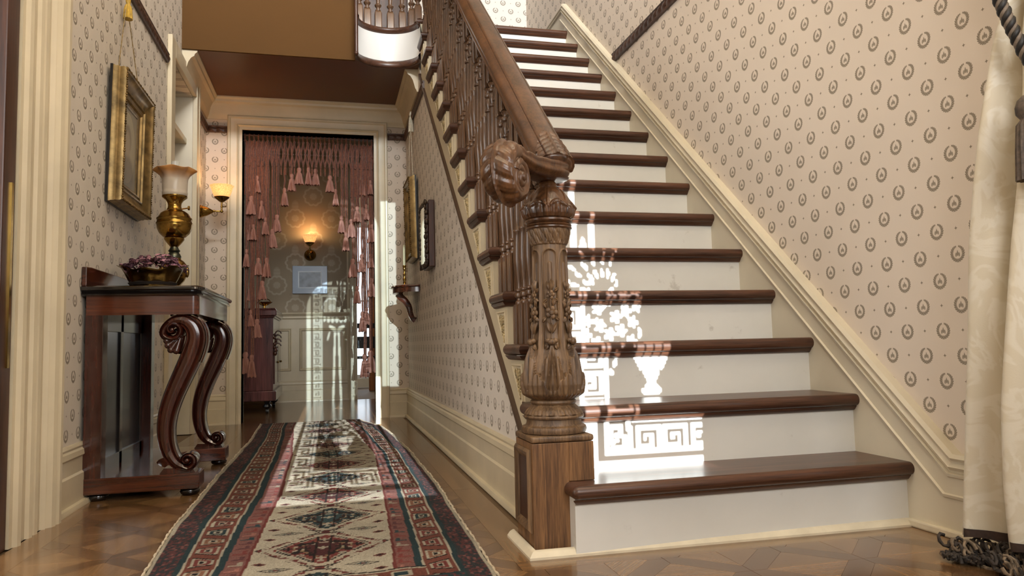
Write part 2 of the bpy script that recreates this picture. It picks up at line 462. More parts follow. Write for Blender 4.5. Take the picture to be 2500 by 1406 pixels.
# rooms beyond the hall door
wpd = None
def damask():
    m, nt, p = newmat('damask_wallpaper')
    gp = nt.nodes.new('ShaderNodeNewGeometry'); sp = nt.nodes.new('ShaderNodeSeparateXYZ'); nt.links.new(gp.outputs['Position'], sp.inputs[0])
    U, V = E(sp.outputs[0]), E(sp.outputs[2])
    def med(du, dv):
        pu = (U-du).wrap(-.18, .18); pv = (V-dv).wrap(-.23, .23)
        r = ((pu*pu)+(pv*pv)).sqrt(); a = E.m('ARCTAN2', pu, pv)
        pet = (a*5).sin().abs()
        ring = (r-(.082+pet*.012)).abs().step(.009, .004)
        rose = r.step(.035, .006)*((a*4).sin().abs()*.5+.5)
        top = (((pu*pu)*900)+((pv-.13)*(pv-.13)*330)).step(1, .4)*((pv*90).sin().abs()*.4+.6)
        return emax(ring*.9, rose*.8, top*.7)
    k = emax(med(-.34, .95), med(-.16, 1.18))
    col = mixrgb(k*.5, lin((152, 134, 108)), lin((192, 178, 152)))
    nt.links.new(col, p.inputs['Base Color']); nt.links.new((k*-.25+.65).s, p.inputs['Roughness']); return m
M['damask'] = damask()
YB = 7.8
wall('wall_back_room', [(-1.6, .26, YB, YB+.1, 0, 2.9), (.26, 1.5, YB, YB+.1, 2.35, 2.9), (1.05, 1.5, YB, YB+.1, 0, 2.35)], M['damask'])
wall('wall_back_room_left', [(-1.62, -1.5, YF+.14, YB, 0, 2.9)], M['damask'])
wall('wall_back_room_right', [(1.3, 1.42, YF+.14, YB, 0, 2.9)], M['damask'])
wall('ceiling_back_room', [(-1.62, 1.5, YF+.14, YB+.1, 2.85, 2.95)], M['ceil'])
M['pine'] = wood('honey_pine_door', (120, 66, 30), (176, 108, 56), 'z', .4)
wall('wall_sun_room', [(-.6, .30, 10.0, 10.1, 0, 2.9), (.30, .62, 10.0, 10.1, 2.2, 2.9), (.30, .62, 10.0, 10.1, 0, .12), (.62, 2.0, 10.0, 10.1, 0, 2.9)], M['cream'])
wall('wall_sun_room_left', [(-.7, -.6, YB+.1, 10.1, 0, 2.9)], M['cream']); wall('wall_sun_room_right', [(2.0, 2.1, YB+.1, 10.1, 0, 2.9)], M['cream'])
wall('ceiling_sun_room', [(-.7, 2.1, YB+.1, 10.1, 2.85, 2.95)], M['cream'])

# ------------------------------------------------------------------ baseboards, casings, crown, rails
BASE = [(0, .218), (.010, .217), (.014, .208), (.011, .200), (.018, .194), (.020, .176), (.013, .168), (.013, .118), (.019, .111), (.019, .018), (.032, .016), (.036, .006), (.036, 0), (0, 0)]
def base_run(name, axis, at, a, c, side, m='cream2'):
    """axis 'y': runs along y on plane x=at, protruding side*; axis 'x' likewise"""
    b = MB(); P = []
    for t in (a, c):
        row = []
        for o_, z in BASE:
            row.append((at+side*o_, t, z) if axis == 'y' else (t, at+side*o_, z))
        P.append(row)
    b.grid(np.array(P), wrap_v=True); n = len(BASE); b.f += [tuple(range(n)), tuple(range(n, 2*n))]
    return struct(name, b, M[m], smooth=30)
base_run('baseboard_left', 'y', XL, 2.68, 4.38, 1); base_run('baseboard_left_far', 'y', XL, 5.26, YF, 1)
base_run('baseboard_stair', 'y', XS, 2.0, YF, -1)
base_run('baseboard_far_left', 'x', YF, XL, -.73, -1); base_run('baseboard_far_right', 'x', YF, .436, XS, -1)

CAS = [(0, 0), (0, .022), (.008, .030), (.018, .030), (.024, .022), (.030, .020), (.066, .020), (.072, .026), (.079, .020), (.084, .014), (.104, .012), (.104, 0)]
def casing_far():
    # outer edge at -.731 / .436, inner -.627/.339, top 2.275
    w = .104
    prof = [(p*1.0, q) for p, q in CAS]
    path = [(-.731, 0), (-.731, 2.277), (.441, 2.277), (.441, 0)]
    R = mitre_sweep(path, [(-p, q) for p, q in prof])
    P = np.stack([R[..., 0], YF-R[..., 2], R[..., 1]], -1)
    b = MB(); b.grid(P, wrap_v=True)
    # reveal lining of the doorway
    b.box(dx0-.004, dx0, YF-.01, YF+.15, 0, dz); b.box(dx1, dx1+.004, YF-.01, YF+.15, 0, dz); b.box(dx0, dx1, YF-.01, YF+.15, dz, dz+.004)
    return struct('trim_1', b, M['cream2'], smooth=25)
casing_far()
# near left door casing: tall moulded boards
def casing_left():
    prof = [(2.36, 0), (2.36, .016), (2.375, .018), (2.385, .028), (2.40, .032), (2.412, .022), (2.43, .016), (2.47, .015), (2.478, .024), (2.492, .028), (2.50, .020), (2.51, .016), (2.52, .024), (2.535, .027), (2.545, .018), (2.58, .016), (2.588, .030), (2.60, .026), (2.612, .040), (2.628, .046), (2.645, .040), (2.655, .047), (2.672, .048), (2.69, .040), (2.69, 0)]
    P = [[(XL+o_, y, z) for y, o_ in prof] for z in (0, 2.62)]
    b = MB(); b.grid(np.array(P), wrap_v=True); n = len(prof); b.f += [tuple(range(n)), tuple(range(n, 2*n))]
    return struct('trim_2', b, M['cream2'], smooth=25)
casing_left()
# niche: casings, lining, shelf
b = MB()
b.box(XL, XL+.026, 4.375, 4.475, 0, 2.325); b.box(XL, XL+.030, 5.165, 5.262, 0, 2.325); b.box(XL, XL+.026, 4.475, 5.165, 2.225, 2.325)
b.box(XL, XL+.034, 5.235, 5.262, 0, 2.325)
struct('trim_3', b, M['cream2'], smooth=0, bevel=.004)
b = MB(); b.box(XL-.40, XL-.002, 5.168, 5.2, 0, 2.23); b.box(XL-.40, XL-.002, 4.44, 4.472, 0, 2.23); b.box(XL-.40, XL-.36, 4.44, 5.2, 0, 2.23); b.box(XL-.40, XL-.002, 4.44, 5.2, 2.222, 2.25)
struct('wall_niche', b, M['cream'], smooth=0)
b = MB(); b.box(XL-.36, XL-.035, 4.474, 5.166, 1.905, 1.94)
tag(b.build('niche_shelf', M['cream2'], smooth=0, bevel=.003), 'cream painted shelf across the recess in the left wall', 'shelf')

CROWN = [(0, 0), (0, -.155), (.010, -.155), (.014, -.140), (.020, -.132), (.026, -.110), (.036, -.075), (.052, -.048), (.070, -.036), (.074, -.022), (.082, -.016), (.088, -.008), (.088, 0)]
def crown():
    path = [(XL, 4.79), (XL, YF), (XS, YF), (XS, 4.86)]
    R = mitre_sweep(path, [(-o_, z) for o_, z in CROWN])
    P = np.stack([R[..., 0], R[..., 1], ZC+R[..., 2]], -1)
    b = MB(); b.grid(P, wrap_v=True); n = len(CROWN); b.f += [tuple(range(n)), tuple(range(3*n, 4*n))]
    return struct('trim_4', b, M['cream2'], smooth=25)
crown()
def picture_rail(name, p0, p1, out, label=None, z=2.168):
    """carved rail: board with twisted bead carving; p0,p1 xy on the wall, out: unit normal"""
    p0, p1, out = np.array(p0), np.array(p1), np.array(out); L = np.linalg.norm(p1-p0); d = (p1-p0)/L
    n = int(L/.008)+2; prof = [(0, -.024), (.012, -.024), (.016, -.018), (.018, -.013), (.021, -.006), (.022, 0), (.021, .006), (.018, .013), (.016, .018), (.018, .020), (.018, .026), (0, .026)]
    P = []
    for i in range(n):
        s = L*i/(n-1); row = []
        for j, (o_, zz) in enumerate(prof):
            k = 0
            if 3 <= j <= 7: k = -.006*(.5+.5*math.sin(2*math.pi*(s/.055)+zz*70))**2
            q = p0+d*s+out*(o_+k); row.append((q[0], q[1], z+zz))
        P.append(row)
    b = MB(); b.grid(np.array(P), wrap_v=True); m = len(prof); b.f += [tuple(range(m)), tuple(range((n-1)*m, n*m))]
    return struct(name, b, M['picrail'], smooth=50)
picture_rail('trim_5', (XL, 2.70), (XL, 4.345), (1, 0)); picture_rail('trim_6', (XL, 5.262), (XL, YF), (1, 0))
picture_rail('trim_7', (XL, YF), (-.733, YF), (0, -1)); picture_rail('trim_8', (.443, YF), (XS, YF), (0, -1))
picture_rail('trim_9', (XS, 4.50), (XS, YF), (-1, 0)); picture_rail('trim_10', (XR, 1.40), (XR, 3.885), (-1, 0))

# wainscot of the back room
b = MB(); b.box(-1.5, .18, YB-.012, YB, .20, .84)
struct('wall_wainscot', b, M['cream2'], smooth=0)
def frame_mould(b, x0, x1, z0, z1, y, w=.03, d=.016):
    R = mitre_sweep([(x0, z0), (x1, z0), (x1, z1), (x0, z1), (x0, z0)], [(0, 0), (w*.2, d), (w*.45, d*.6), (w*.7, d*.9), (w, 0)])
    # closed loop mitres
    m = (R[0]+R[-1])/2
    k = np.array([[w*.0+p for p in (0, w*.2, w*.45, w*.7, w)]]).ravel()
    R[0, :, 0] = x0+k; R[0, :, 1] = z0+k; R[-1] = R[0]
    b.grid(np.stack([R[..., 0], y-R[..., 2], R[..., 1]], -1))
b = MB()
frame_mould(b, -.30, .165, .31, .74, YB-.012); frame_mould(b, -.78, -.38, .31, .74, YB-.012); frame_mould(b, -1.3, -.86, .31, .74, YB-.012)
struct('trim_11', b, M['cream2'], smooth=20)
b = MB(); P = [[(x, YB-o_, z) for o_, z in [(0, .90), (.03, .90), (.045, .885), (.03, .872), (.022, .86), (.026, .845), (.012, .83), (0, .83)]] for x in (-1.5, .185)]
b.grid(np.array(P), wrap_v=True); b.f.append(tuple(range(8, 16))); struct('trim_12', b, M['cream2'], smooth=25)
base_run('baseboard_back', 'x', YB, -1.5, .185, -1)
b = MB(); P = [[(x, YB-o_, z) for x, o_ in [(.175, 0), (.175, .02), (.19, .028), (.205, .02), (.24, .02), (.25, .03), (.27, .03), (.275, 0)]] for z in (0, 2.42)]
b.grid(np.array(P), wrap_v=True); b.box(.27, 1.05, YB-.02, YB+.02, 2.33, 2.42); b.box(1.05, 1.14, YB-.02, YB+.02, 0, 2.42); struct('trim_13', b, M['cream2'], smooth=25)
# ------------------------------------------------------------------ staircase
stair = thing('staircase', 'steep cream and dark oak staircase with carved newel and turned balusters climbing at right', 'staircase', (1.07, 1.80, 0))
ORIGIN[stair] = Vector((1.07, 1.80, 0))
XT = .559                     # outer edge of tread returns
XW_ = 1.588                   # face of the wall string
def nosing_prof(y0, y1, z, left):
    pass
def tread(k):
    y0 = ny(k); y1 = y0+RUN+.05; z = nz(k); h = .036
    arc = [(-.0+h/2*(1-math.cos(a)), -h/2+h/2*math.sin(a)) for a in np.linspace(-math.pi/2, math.pi/2, 9)]
    prof = [(y0+p, z+q) for p, q in arc]
    x0 = XT if k > 1 else .583
    b = MB()
    # mitred front nosing + left return, swept; then slab
    path = [(XW_, y0), (x0, y0), (x0, y0+RUN+.012)]
    sec = [(h/2-p, q) for p, q in [(h/2*(1-math.cos(a)), -h/2+h/2*math.sin(a)) for a in np.linspace(-math.pi/2, math.pi/2, 9)]]
    if k == 1:
        n = len(sec)
        P = [[(XW_, y0+h/2-o_, z+q) for o_, q in sec], [(x0+h/2, y0+h/2-o_, z+q) for o_, q in sec]]
        for a in np.linspace(0, math.pi/2, 7)[1:]:
            P.append([(x0+h/2-o_*math.sin(a), y0+h/2-o_*math.cos(a), z+q) for o_, q in sec])
        P.append([(x0+h/2-o_, y0+.08, z+q) for o_, q in sec])
        b.grid(np.array(P))
    else:
        P = [[(XW_, y0+h/2-o_, z+q) for o_, q in sec], [(x0+h/2-o_, y0+h/2-o_, z+q) for o_, q in sec], [(x0+h/2-o_, y0+RUN+.010, z+q) for o_, q in sec]]
        b.grid(np.array(P)); n = len(sec); b.f.append(tuple(range(2*n, 3*n)))
    b.box(x0+h/2, XW_, y0+h/2, y1, z-h, z)
    # cove moulding under the nosing, with its return
    cv = [(.016, -h), (.014, -h-.004), (.010, -h-.008), (.006, -h-.013), (.0, -h-.015)]
    yr = y0+.030; xr = .580 if k > 1 else x0+.02
    b2 = [(XW_, yr)], [(xr, yr)], [(xr, y0+RUN)]
    P = [[(XW_, yr-o_, z+q) for o_, q in cv], [(xr-o_, yr-o_, z+q) for o_, q in cv]]
    if k > 1: P.append([(xr-o_, y0+RUN, z+q) for o_, q in cv])
    b.grid(np.array(P))
    if k == NS:
        b.box(.60, XW_, y0+.10, 5.75, z-.03, z)
    o = b.build('tread', M['tread'], stair, smooth=38)
    return o
for k in range(1, NS+1): tread(k)
for k in range(1, NS+1):
    yr = ny(k)+.032; b = MB(); b.box(.592 if k > 1 else .597, XW_, yr, yr+(.02 if k > 1 else .05), nz(k-1) if k > 1 else 0, nz(k)-.034)
    b.build('riser', M['riser'], stair, smooth=0)
# shoe moulding at the foot
b = MB(); q = [(.0, 0), (.020, 0), (.020, .006), (.012, .016), (.004, .020), (0, .020)]
P = [[(XW_, 1.797-o_, z) for o_, z in q], [(.497-o_, 1.829-o_ if 0 else 1.797-o_+.022, z) for o_, z in q], [(.497-o_, 2.04, z) for o_, z in q]]
b.grid(np.array(P), wrap_v=True); b.f += [tuple(range(6)), tuple(range(12, 18))]
b.build('shoe_moulding', M['shoe'], stair, smooth=30)
# outer string: cream board and the dark diagonal moulding under it
b = MB()
pts_low = lambda y: .283+(y-2.27)*.8312
poly = [(2.0, pts_low(2.0)), (4.66, pts_low(4.66))]
for k in range(NS, 1, -1):
    poly += [(ny(k)+RUN+.03 if k < NS else 4.66, nz(k)-.04), (ny(k)+.032, nz(k)-.04)]
poly += [(2.0, nz(2)-.04)]
b.prism(poly, 0, .583, .61); b.build('outer_string', M['cream2'], stair, smooth=0)
b = MB(); P = []
for y in (1.97, 4.70):
    z = pts_low(y); P.append([(XS, y, z+.010), (.572, y, z+.008), (.568, y, z), (.570, y, z-.012), (.577, y, z-.018), (XS, y, z-.020)])
b.grid(np.array(P), wrap_v=True); b.build('string_moulding', M['trimdark'], stair, smooth=30)
# carved brackets below every tread end
M['carv'] = plain('carved_cream_ornament', (188, 166, 122), .42, var=.3, nscale=60)
def bracket(k):
    y0 = ny(k)+.034; y1 = ny(k)+RUN+.026; zt = nz(k)-.052
    lowy = lambda y: pts_low(y)+.022
    b = MB()
    # triangular frame: outer tri (front vertical edge y0, top edge zt, hypotenuse)
    yb = y0+.012; zt2 = zt-.010
    zb = max(lowy(yb), zt2-.16)
    tri = [(yb, zb+.02), (y1-.045, zt2), (yb, zt2)]
    c = np.mean(tri, axis=0)
    rows = []
    for f, x in ((1.0, .583), (1.0, .578), (.86, .576), (.80, .582)):
        rows.append([(x, c[0]+(p[0]-c[0])*f, c[1]+(p[1]-c[1])*f) for p in tri])
    b.grid(np.array(rows), wrap_v=True); b.f.append(tuple(range(9, 12)))
    o = b.build('bracket', M['cream2'], stair, smooth=0)
    # scroll leaf ornament in the panel
    b = MB(); rr = random.Random(k)
    A, B_, C_ = [np.array(p) for p in tri]
    for i in range(9):
        t = (i+.6)/9.6; pz = zt2-.018-(zt2-.018-(zb+.045))*t; wy = (y1-.05-yb)*(1-t)*.72
        for s_ in (.25, .7):
            yy = yb+.016+wy*s_
            b.ball((.580, yy, pz), .0085*(1-.45*t), 8, (.75, 1.15+.3*rr.random(), .8+.4*rr.random()))
        th = np.linspace(0, 3.6, 9); r0 = .012*(1-.5*t)
        b.tube([(.577, yb+.016+wy*.5+r0*(1-a/5)*math.cos(a+i), pz+r0*(1-a/5)*math.sin(a+i)) for a in th], .0028, 5)
    b.build('carved_ornament', M['carv'], o, smooth=60)
for k in range(2, NS): bracket(k)
# skirt board with moulding against the right wall
def skirt():
    top = lambda y: .396+.858*(y-1.819)
    path = [(1.25, .221), (1.623, .221), (4.722, top(4.722))]
    prof = [(0, 0), (0, .028), (-.010, .036), (-.018, .028), (-.024, .026), (-.034, .034), (-.044, .024), (-.050, .022), (-.052, .032), (-.060, .029), (-.064, .0225), (-.106, .0225), (-.109, .0285), (-.116, .026), (-.120, .0205), (-.124, .0)]
    R = mitre_sweep(path, prof)
    # landing end: turn level
    P = np.stack([XR-R[..., 2], R[..., 0], R[..., 1]], -1)
    b = MB(); b.grid(P)
    b.prism([(1.25, 0), (2.2, 0), (4.722, 2.30), (4.722, top(4.722)-.05), (1.64, .19), (1.25, .19)], 0, XW_-.0, XR)
    # level run on the landing
    q = [(0, 0), (.022, 0), (.028, -.010), (.020, -.018), (.018, -.024), (.026, -.034), (.016, -.044), (.014, -.052), (.012, -.12), (0, -.21)]
    P2 = [[(XR-o_, y, 2.886+z) for o_, z in q] for y in (4.722, 5.755)]
    b.grid(np.array(P2))
    b.build('skirt_board', M['cream'], stair, smooth=25)
    b = MB(); b.box(XR-.034, XR-.004, 1.25, 1.79, 0, .022); b.build('shoe_moulding', M['shoe'], stair, smooth=0, bevel=.005)
skirt()
# turned balusters, three to a tread: fluted square base, rings, slender vase and column, square top
XB = .612
def baluster_mesh(h_top):
    b = MB(); w = .021
    # fluted block
    sec = []
    for sx, sy in ((1, 0), (0, 1), (-1, 0), (0, -1)):
        for t in (-1, -.62, -.5, -.38, .38, .5, .62, 1):
            d = w-(.004 if abs(t) == .5 else 0)
            if sx: sec.append((sx*d, sx*t*w*.98))
            else: sec.append((-sy*t*w*.98, sy*d))
    sec = np.array(sec)
    b.grid(np.stack([np.concatenate([sec*s_, np.full((len(sec), 1), z)], 1) for z, s_ in ((0, 1), (.122, 1), (.130, .86), (.131, .5))]), wrap_v=True)
    pr = [(.012, .128), (.017, .130), (.018, .136), (.0165, .140), (.0125, .143), (.0125, .150), (.019, .154), (.020, .160), (.019, .166), (.014, .170), (.018, .174), (.018, .178), (.0125, .182), (.012, .195),
          (.0145, .215), (.0185, .245), (.0215, .275), (.0205, .31), (.018, .345), (.0165, .366), (.0195, .371), (.0195, .377), (.0155, .382), (.015, .42), (.0145, .48), (.0135, .535), (.013, .548), (.0185, .552), (.0185, .558), (.012, .562), (.0155, .575), (.0165, .588), (.0125, .600), (.0105, .606), (.018, .611), (.0195, .617), (.018, .623), (.0125, .627), (.014, .636), (.019, .642), (.015, .648), (.012, .650)]
    b.lathe(pr, n=14, cap=False)
    b.grid(np.stack([np.concatenate([sec*s_, np.full((len(sec), 1), z)], 1) for z, s_ in ((.648, .5), (.649, .86), (.657, 1), (h_top, 1))]), wrap_v=True)
    return b.mesh('baluster', M['baluster'], smooth=40)
RAILB = lambda y: zline(y)+.655        # underside of the handrail
bmesh3 = [baluster_mesh(RAILB(Y1+.035+j*RUN/3)-RISE+.012) for j in range(3)]
for k in range(2, NS):
    for j in range(3):
        y = ny(k)+.035+j*RUN/3
        if y < 2.06: continue
        inst(bmesh3[j], 'baluster', stair, (XB, y, nz(k)))
# handrail
def rail_section():
    # half profile (x offset, z offset): moulded grip
    pts = [(0, .046), (.012, .0455), (.022, .0435), (.028, .0405), (.0295, .0365), (.0325, .0385), (.040, .0325), (.047, .024), (.051, .008), (.048, -.006), (.040, -.012), (.043, -.018), (.044, -.028), (.036, -.040), (.026, -.046), (0, -.047)]
    return np.array(pts+[(-x, z) for x, z in pts[-2:0:-1]])
sec = rail_section()
XH = .610
def hr_frame(y): return np.array([XH, y, zline(y)+.70])
b = MB(); P = []
hp = [hr_frame(y) for y in (5.3, 4.6, 4.0, 3.4, 2.9, 2.5, 2.2, 2.05)]
sl_ = math.atan(RISE/RUN); nrm = np.array([0, -math.sin(sl_), math.cos(sl_)])
for c in hp: P.append([c+np.array([x, 0, 0])+nrm*z for x, z in sec])
hp2 = [hr_frame(y) for y in (5.3, 4.6, 4.0, 3.4, 2.9, 2.5, 2.2, 2.05, 1.932)]
P = [[c+np.array([x, 0, 0])+nrm*z for x, z in sec] for c in hp2]
for y, s_ in ((1.927, .97), (1.924, .86)): P.append([hr_frame(y)+np.array([x*s_, 0, 0])+nrm*z*s_ for x, z in sec])
b.grid(np.array(P), wrap_v=True); n_ = len(sec); b.f += [tuple(range(n_)), tuple(range((len(P)-1)*n_, len(P)*n_))]
rail = b.build('handrail', M['rail'], stair, smooth=50)
# carved leaf laid over the lower end of the rail
b = MB(); P = []; sg = []
for i in range(len(sec)):
    p0, p1 = sec[i], sec[(i+1) % len(sec)]
    for t in (0, .25, .5, .75): sg.append(p0+(p1-p0)*t)
for i in range(70):
    t = i/69; c = hr_frame(2.040-.113*t); row = []
    for x, z in sg:
        a = abs(x)/.051
        reach = .15+1.1*(t*(.75+.25*abs(math.sin(t*13))))**.7
        on_ = z > -.010 and a < reach
        gr = abs(math.sin(t*20-a*3.4))**.5
        k = (.0055*gr-.001) if on_ else -.005
        if a < .11 and t > .05: k = .0065
        s_ = 1+k/.046; row.append(c+np.array([x*s_, 0, 0])+nrm*(z*s_))
    P.append(row)
b.grid(np.array(P), wrap_v=True); m_ = len(sg); b.f.append(tuple(range((len(P)-1)*m_, len(P)*m_)))
b.build('carved_leaf', M['rail'], rail, smooth=60)
# level gooseneck that swings left over the newel and rolls into a shell scroll
D = np.array([-.629, -.777, 0.0]); NX = np.array([.777, -.629, 0.0])
ctr = np.array([.440, 1.815, .963]); R0 = .092
def catmull(pts, n):
    pts = [np.asarray(p, float) for p in pts]; pts = [2*pts[0]-pts[1]]+pts+[2*pts[-1]-pts[-2]]; out = []
    for i in range(1, len(pts)-2):
        p0, p1, p2, p3 = pts[i-1:i+3]
        for t in np.linspace(0, 1, n, endpoint=False):
            out.append(.5*((2*p1)+(-p0+p2)*t+(2*p0-5*p1+4*p2-p3)*t*t+(-p0+3*p1-3*p2+p3)*t**3))
    out.append(pts[-2]); return np.array(out)
h0 = .028; NG = 44; rows_ = []
A0, A1, A2 = np.array([.640, 1.936]), np.array([.4834, 1.8686]), ctr[:2]
for i in range(NG):
    t = i/NG; q = (1-t)**2*A0+2*t*(1-t)*A1+t*t*A2; tg = 2*(1-t)*(A1-A0)+2*t*(A2-A1); tg /= np.linalg.norm(tg)
    z = ctr[2]+np.interp(t, [0, .25, .5, .75, 1], [.046, .043, .047, .058, R0-h0])
    k = min(1, .45+.55*math.sqrt(min(1, i/7)))
    rows_.append((np.array([q[0], q[1], z]), np.array([-tg[1], tg[0], 0.0]), np.array([0, 0, 1.0]), h0*(.8+.2*k), .046*k, 0.0, 0.0))
turns = 1.2
for i in range(0, 190):
    t = i/189*.6; a = math.pi/2-t/.6*turns*2*math.pi
    h = h0*(.20+.80*(1-t)**.85); rc = (R0-h0)*(.07+.93*(1-t)**.95); w = .050*(.36+.64*(1-t)**1.1)
    on = D*math.cos(a)+np.array([0, 0, math.sin(a)])
    rows_.append((ctr+on*rc, NX, on, h, w, (.050-w)*.96+.003*t, t))
P = []; sl = 0; prev = None; NSEC = 132
for i, (c, nx, on, h, w, sh, t) in enumerate(rows_):
    if prev is not None: sl += np.linalg.norm(c+on*h-prev)
    prev = c+on*h
    ex_ = np.interp(i, [0, NG, NG+26], [.5, .6, .95]); ev_ = np.interp(i, [0, NG, NG+26], [.7, .8, .95]); row = []
    for a in np.linspace(0, 2*math.pi, NSEC, endpoint=False):
        ca, sa = math.cos(a), math.sin(a)
        u = math.copysign(abs(ca)**ex_, ca); v = math.copysign(abs(sa)**ev_, sa); r = 0; du = 0
        if v > .05 and i > 10:                             # carved outer face: mid rib and slanting leaf veins
            f = min(1, (i-10)/20)*(1-.55*t)
            r += .0085*math.exp(-(u/.075)**2)*f
            lobe = abs(math.sin(sl*58-abs(u)*1.7))
            r += .0085*f*(lobe**.55-1)*(1 if abs(u) > .13 else .1)*min(1, v*2.5)
            r += .0006*f*math.cos(sl*464-abs(u)*13.6)
        if i < NG and abs(u) > .9: du = -.0026*(1+math.sin(v*7))
        row.append(c+on*(v*h+r)+nx*(u*w+sh+math.copysign(1, u)*du))
    P.append(row)
b = MB(); b.grid(np.array(P), wrap_v=True); b.f += [tuple(range(NSEC)), tuple(range((len(P)-1)*NSEC, len(P)*NSEC))]
scroll = b.build('handrail_scroll', M['walnut'], stair, smooth=60)
b = MB(); rows2 = []
for r in np.linspace(.0, .060, 46):
    row = []
    for th in np.linspace(0, 2*math.pi, 72, endpoint=False):
        s_ = (r/.021+th/(2*math.pi)) % 1.0                 # spiral groove cut in the shell face
        hh = .034+.012*(1-(r/.060)**2)+.0062*math.sin(math.pi*s_)**.7*(1 if r > .008 else 0)
        if r < .0125: hh = .050+.0085*math.sqrt(max(0, 1-(r/.0125)**2))
        if r > .055: hh -= (r-.055)*4; hh += .002*math.sin(th*22)
        row.append(ctr+np.array([0, 0, -.004])+D*(r*math.cos(th))+np.array([0, 0, r*math.sin(th)])+NX*hh)
    rows2.append(row)
b.grid(np.array(rows2), wrap_v=True); b.build('scroll_face', M['walnut'], scroll, smooth=60, recalc=False)

# ------------------------------------------------------------------ newel post
AX, AY = .586, 1.925
newel = bpy.data.objects.new('newel_post', None); COL.objects.link(newel); newel.parent = stair; ORIGIN[newel] = ORIGIN[stair]
b = MB(); b.box(.5, .598, 1.84, 2.007, 0, .278); b.box(.598, .667, 1.84, 2.007, .1785, .278)
b.build('plinth', M['oak_x'], newel, smooth=0, bevel=.0015)
b = MB(); b.box(.4985, .6685, 1.8385, 2.0085, .279, .296); b.build('plinth_cap', M['oak'], newel, smooth=0, bevel=.006, seg=3)
def rect_frame(b, a0, a1, z0, z1, w, place):
    R = []
    prof = [(0, 0), (0, .004), (w*.25, .010), (w*.5, .009), (w*.8, .003), (w, .000)]
    for ca, cz, sa, sz in ((a0, z0, 1, 1), (a1, z0, -1, 1), (a1, z1, -1, -1), (a0, z1, 1, -1), (a0, z0, 1, 1)):
        R.append([place(ca+sa*o_, cz+sz*o_, q) for o_, q in prof])
    b.grid(np.array(R))
b = MB(); rect_frame(b, 1.853, 1.998, .052, .262, .026, lambda a, z, q: (.5-q, a, z)); b.build('panel_moulding', M['oak'], newel, smooth=30)
b = MB(); b.box(.4992, .4998, 1.87, 1.98, .07, .245); b.build('sunk_panel', M['darkwood'], newel, smooth=0)
TH0 = math.atan2(-1.925, -.586)       # one panel faces the hall
def lathe_disp(prof, n, fn, zn=160):
    prof = np.array(prof); z = np.linspace(prof[0, 1], prof[-1, 1], zn); r = np.interp(z, prof[:, 1], prof[:, 0])
    th = np.linspace(0, 2*math.pi, n, endpoint=False); TH, Z = np.meshgrid(th, z); R = np.repeat(r[:, None], n, 1)
    R = R+fn(TH, Z, R); P = np.stack([AX+R*np.cos(TH+TH0), AY+R*np.sin(TH+TH0), Z], -1)
    b = MB(); b.grid(P, wrap_v=True); b.f += [tuple(range(n))[::-1], tuple(range((zn-1)*n, zn*n))]; return b
def smooth(a, e0, e1): t = np.clip((a-e0)/(e1-e0), 0, 1); return t*t*(3-2*t)
# base mouldings
b = MB(); b.lathe([(.080, .295), (.086, .298), (.0885, .306), (.086, .314), (.077, .318), (.074, .324), (.0735, .334), (.080, .336), (.082, .340), (.080, .344), (.06, .345)], (AX, AY, 0), 56); b.build('base_torus', M['oak'], newel, smooth=35)
def leafband(TH, Z, R):
    t = (Z-.343)/(.372-.343); k = 14
    lobe = np.abs(np.sin(TH*k/2)); vein = np.abs(np.sin(TH*k*1.5+t*1.5))
    return .0035*(lobe**.5-1)+.0022*(vein-1)*(1-.4*t)+.003*smooth(t, .12, 0)*np.sin(TH*k)
lathe_disp([(.078, .343), (.080, .347), (.073, .358), (.062, .368), (.058, .372)], 240, leafband, 30).build('leaf_band', M['oak'], newel, smooth=60)
b = MB(); b.lathe([(.05, .371), (.059, .372), (.0625, .377), (.0615, .382), (.056, .385)], (AX, AY, 0), 56, cap=False); b.build('ring', M['oak'], newel, smooth=40)
# shaft: six arched panels, bulb of acanthus leaves at the foot
def shaft(TH, Z, R):
    seg = math.pi/3; a = (TH+seg/2) % seg-seg/2                  # angle from panel centre
    arc = a*R; hw = np.interp(Z, [.38, .45, .55, .80], [.024, .026, .021, .0185])
    ztop = .787; zc = ztop-hw
    dd = np.where(Z > zc, np.sqrt(arc**2+(Z-zc)**2), np.abs(arc))
    rim = np.exp(-((dd-hw)/.0022)**2)*.0028
    sunk = -smooth(hw-dd, 0, .003)*.0042*smooth(Z, .50, .54)
    flute = np.exp(-(np.where(Z > .748, np.sqrt(arc**2+(Z-.748)**2), np.abs(arc))/.0052)**4)*.004*smooth(Z, .62, .66)
    out = (rim*smooth(Z, .50, .54)+sunk+flute)
    # acanthus: three tiers of lobes, ribs running up
    t = (Z-.385)/(.535-.385)
    tip = np.interp(np.abs(a)/(seg/2), [0, .25, .5, .75, 1], [.99, .86, .74, .50, .30])
    wob = .05*np.sin(np.abs(a)/(seg/2)*14)
    inleaf = smooth(tip+wob-t, 0, .035)
    ribs = np.abs(np.sin(np.abs(a)*(18-6*t)+t*3.2))
    mid = np.exp(-(a*R/.0035)**2)
    lf = inleaf*(.0070+.0075*(ribs**1.2)-.003+.005*mid)+inleaf*smooth(t, .2, .75)*.003
    t2 = (Z-.385)/.08; a2 = (TH) % seg-seg/2; tip2 = np.interp(np.abs(a2)/(seg/2), [0, .35, .7, 1], [.9, .75, .45, .2])
    in2 = smooth(tip2+.06*np.sin(np.abs(a2)*30)-t2, 0, .06)
    lf = np.maximum(lf, in2*(.0100+.0055*np.abs(np.sin(a2*16))))
    return out+lf*smooth(t, -.02, .1)
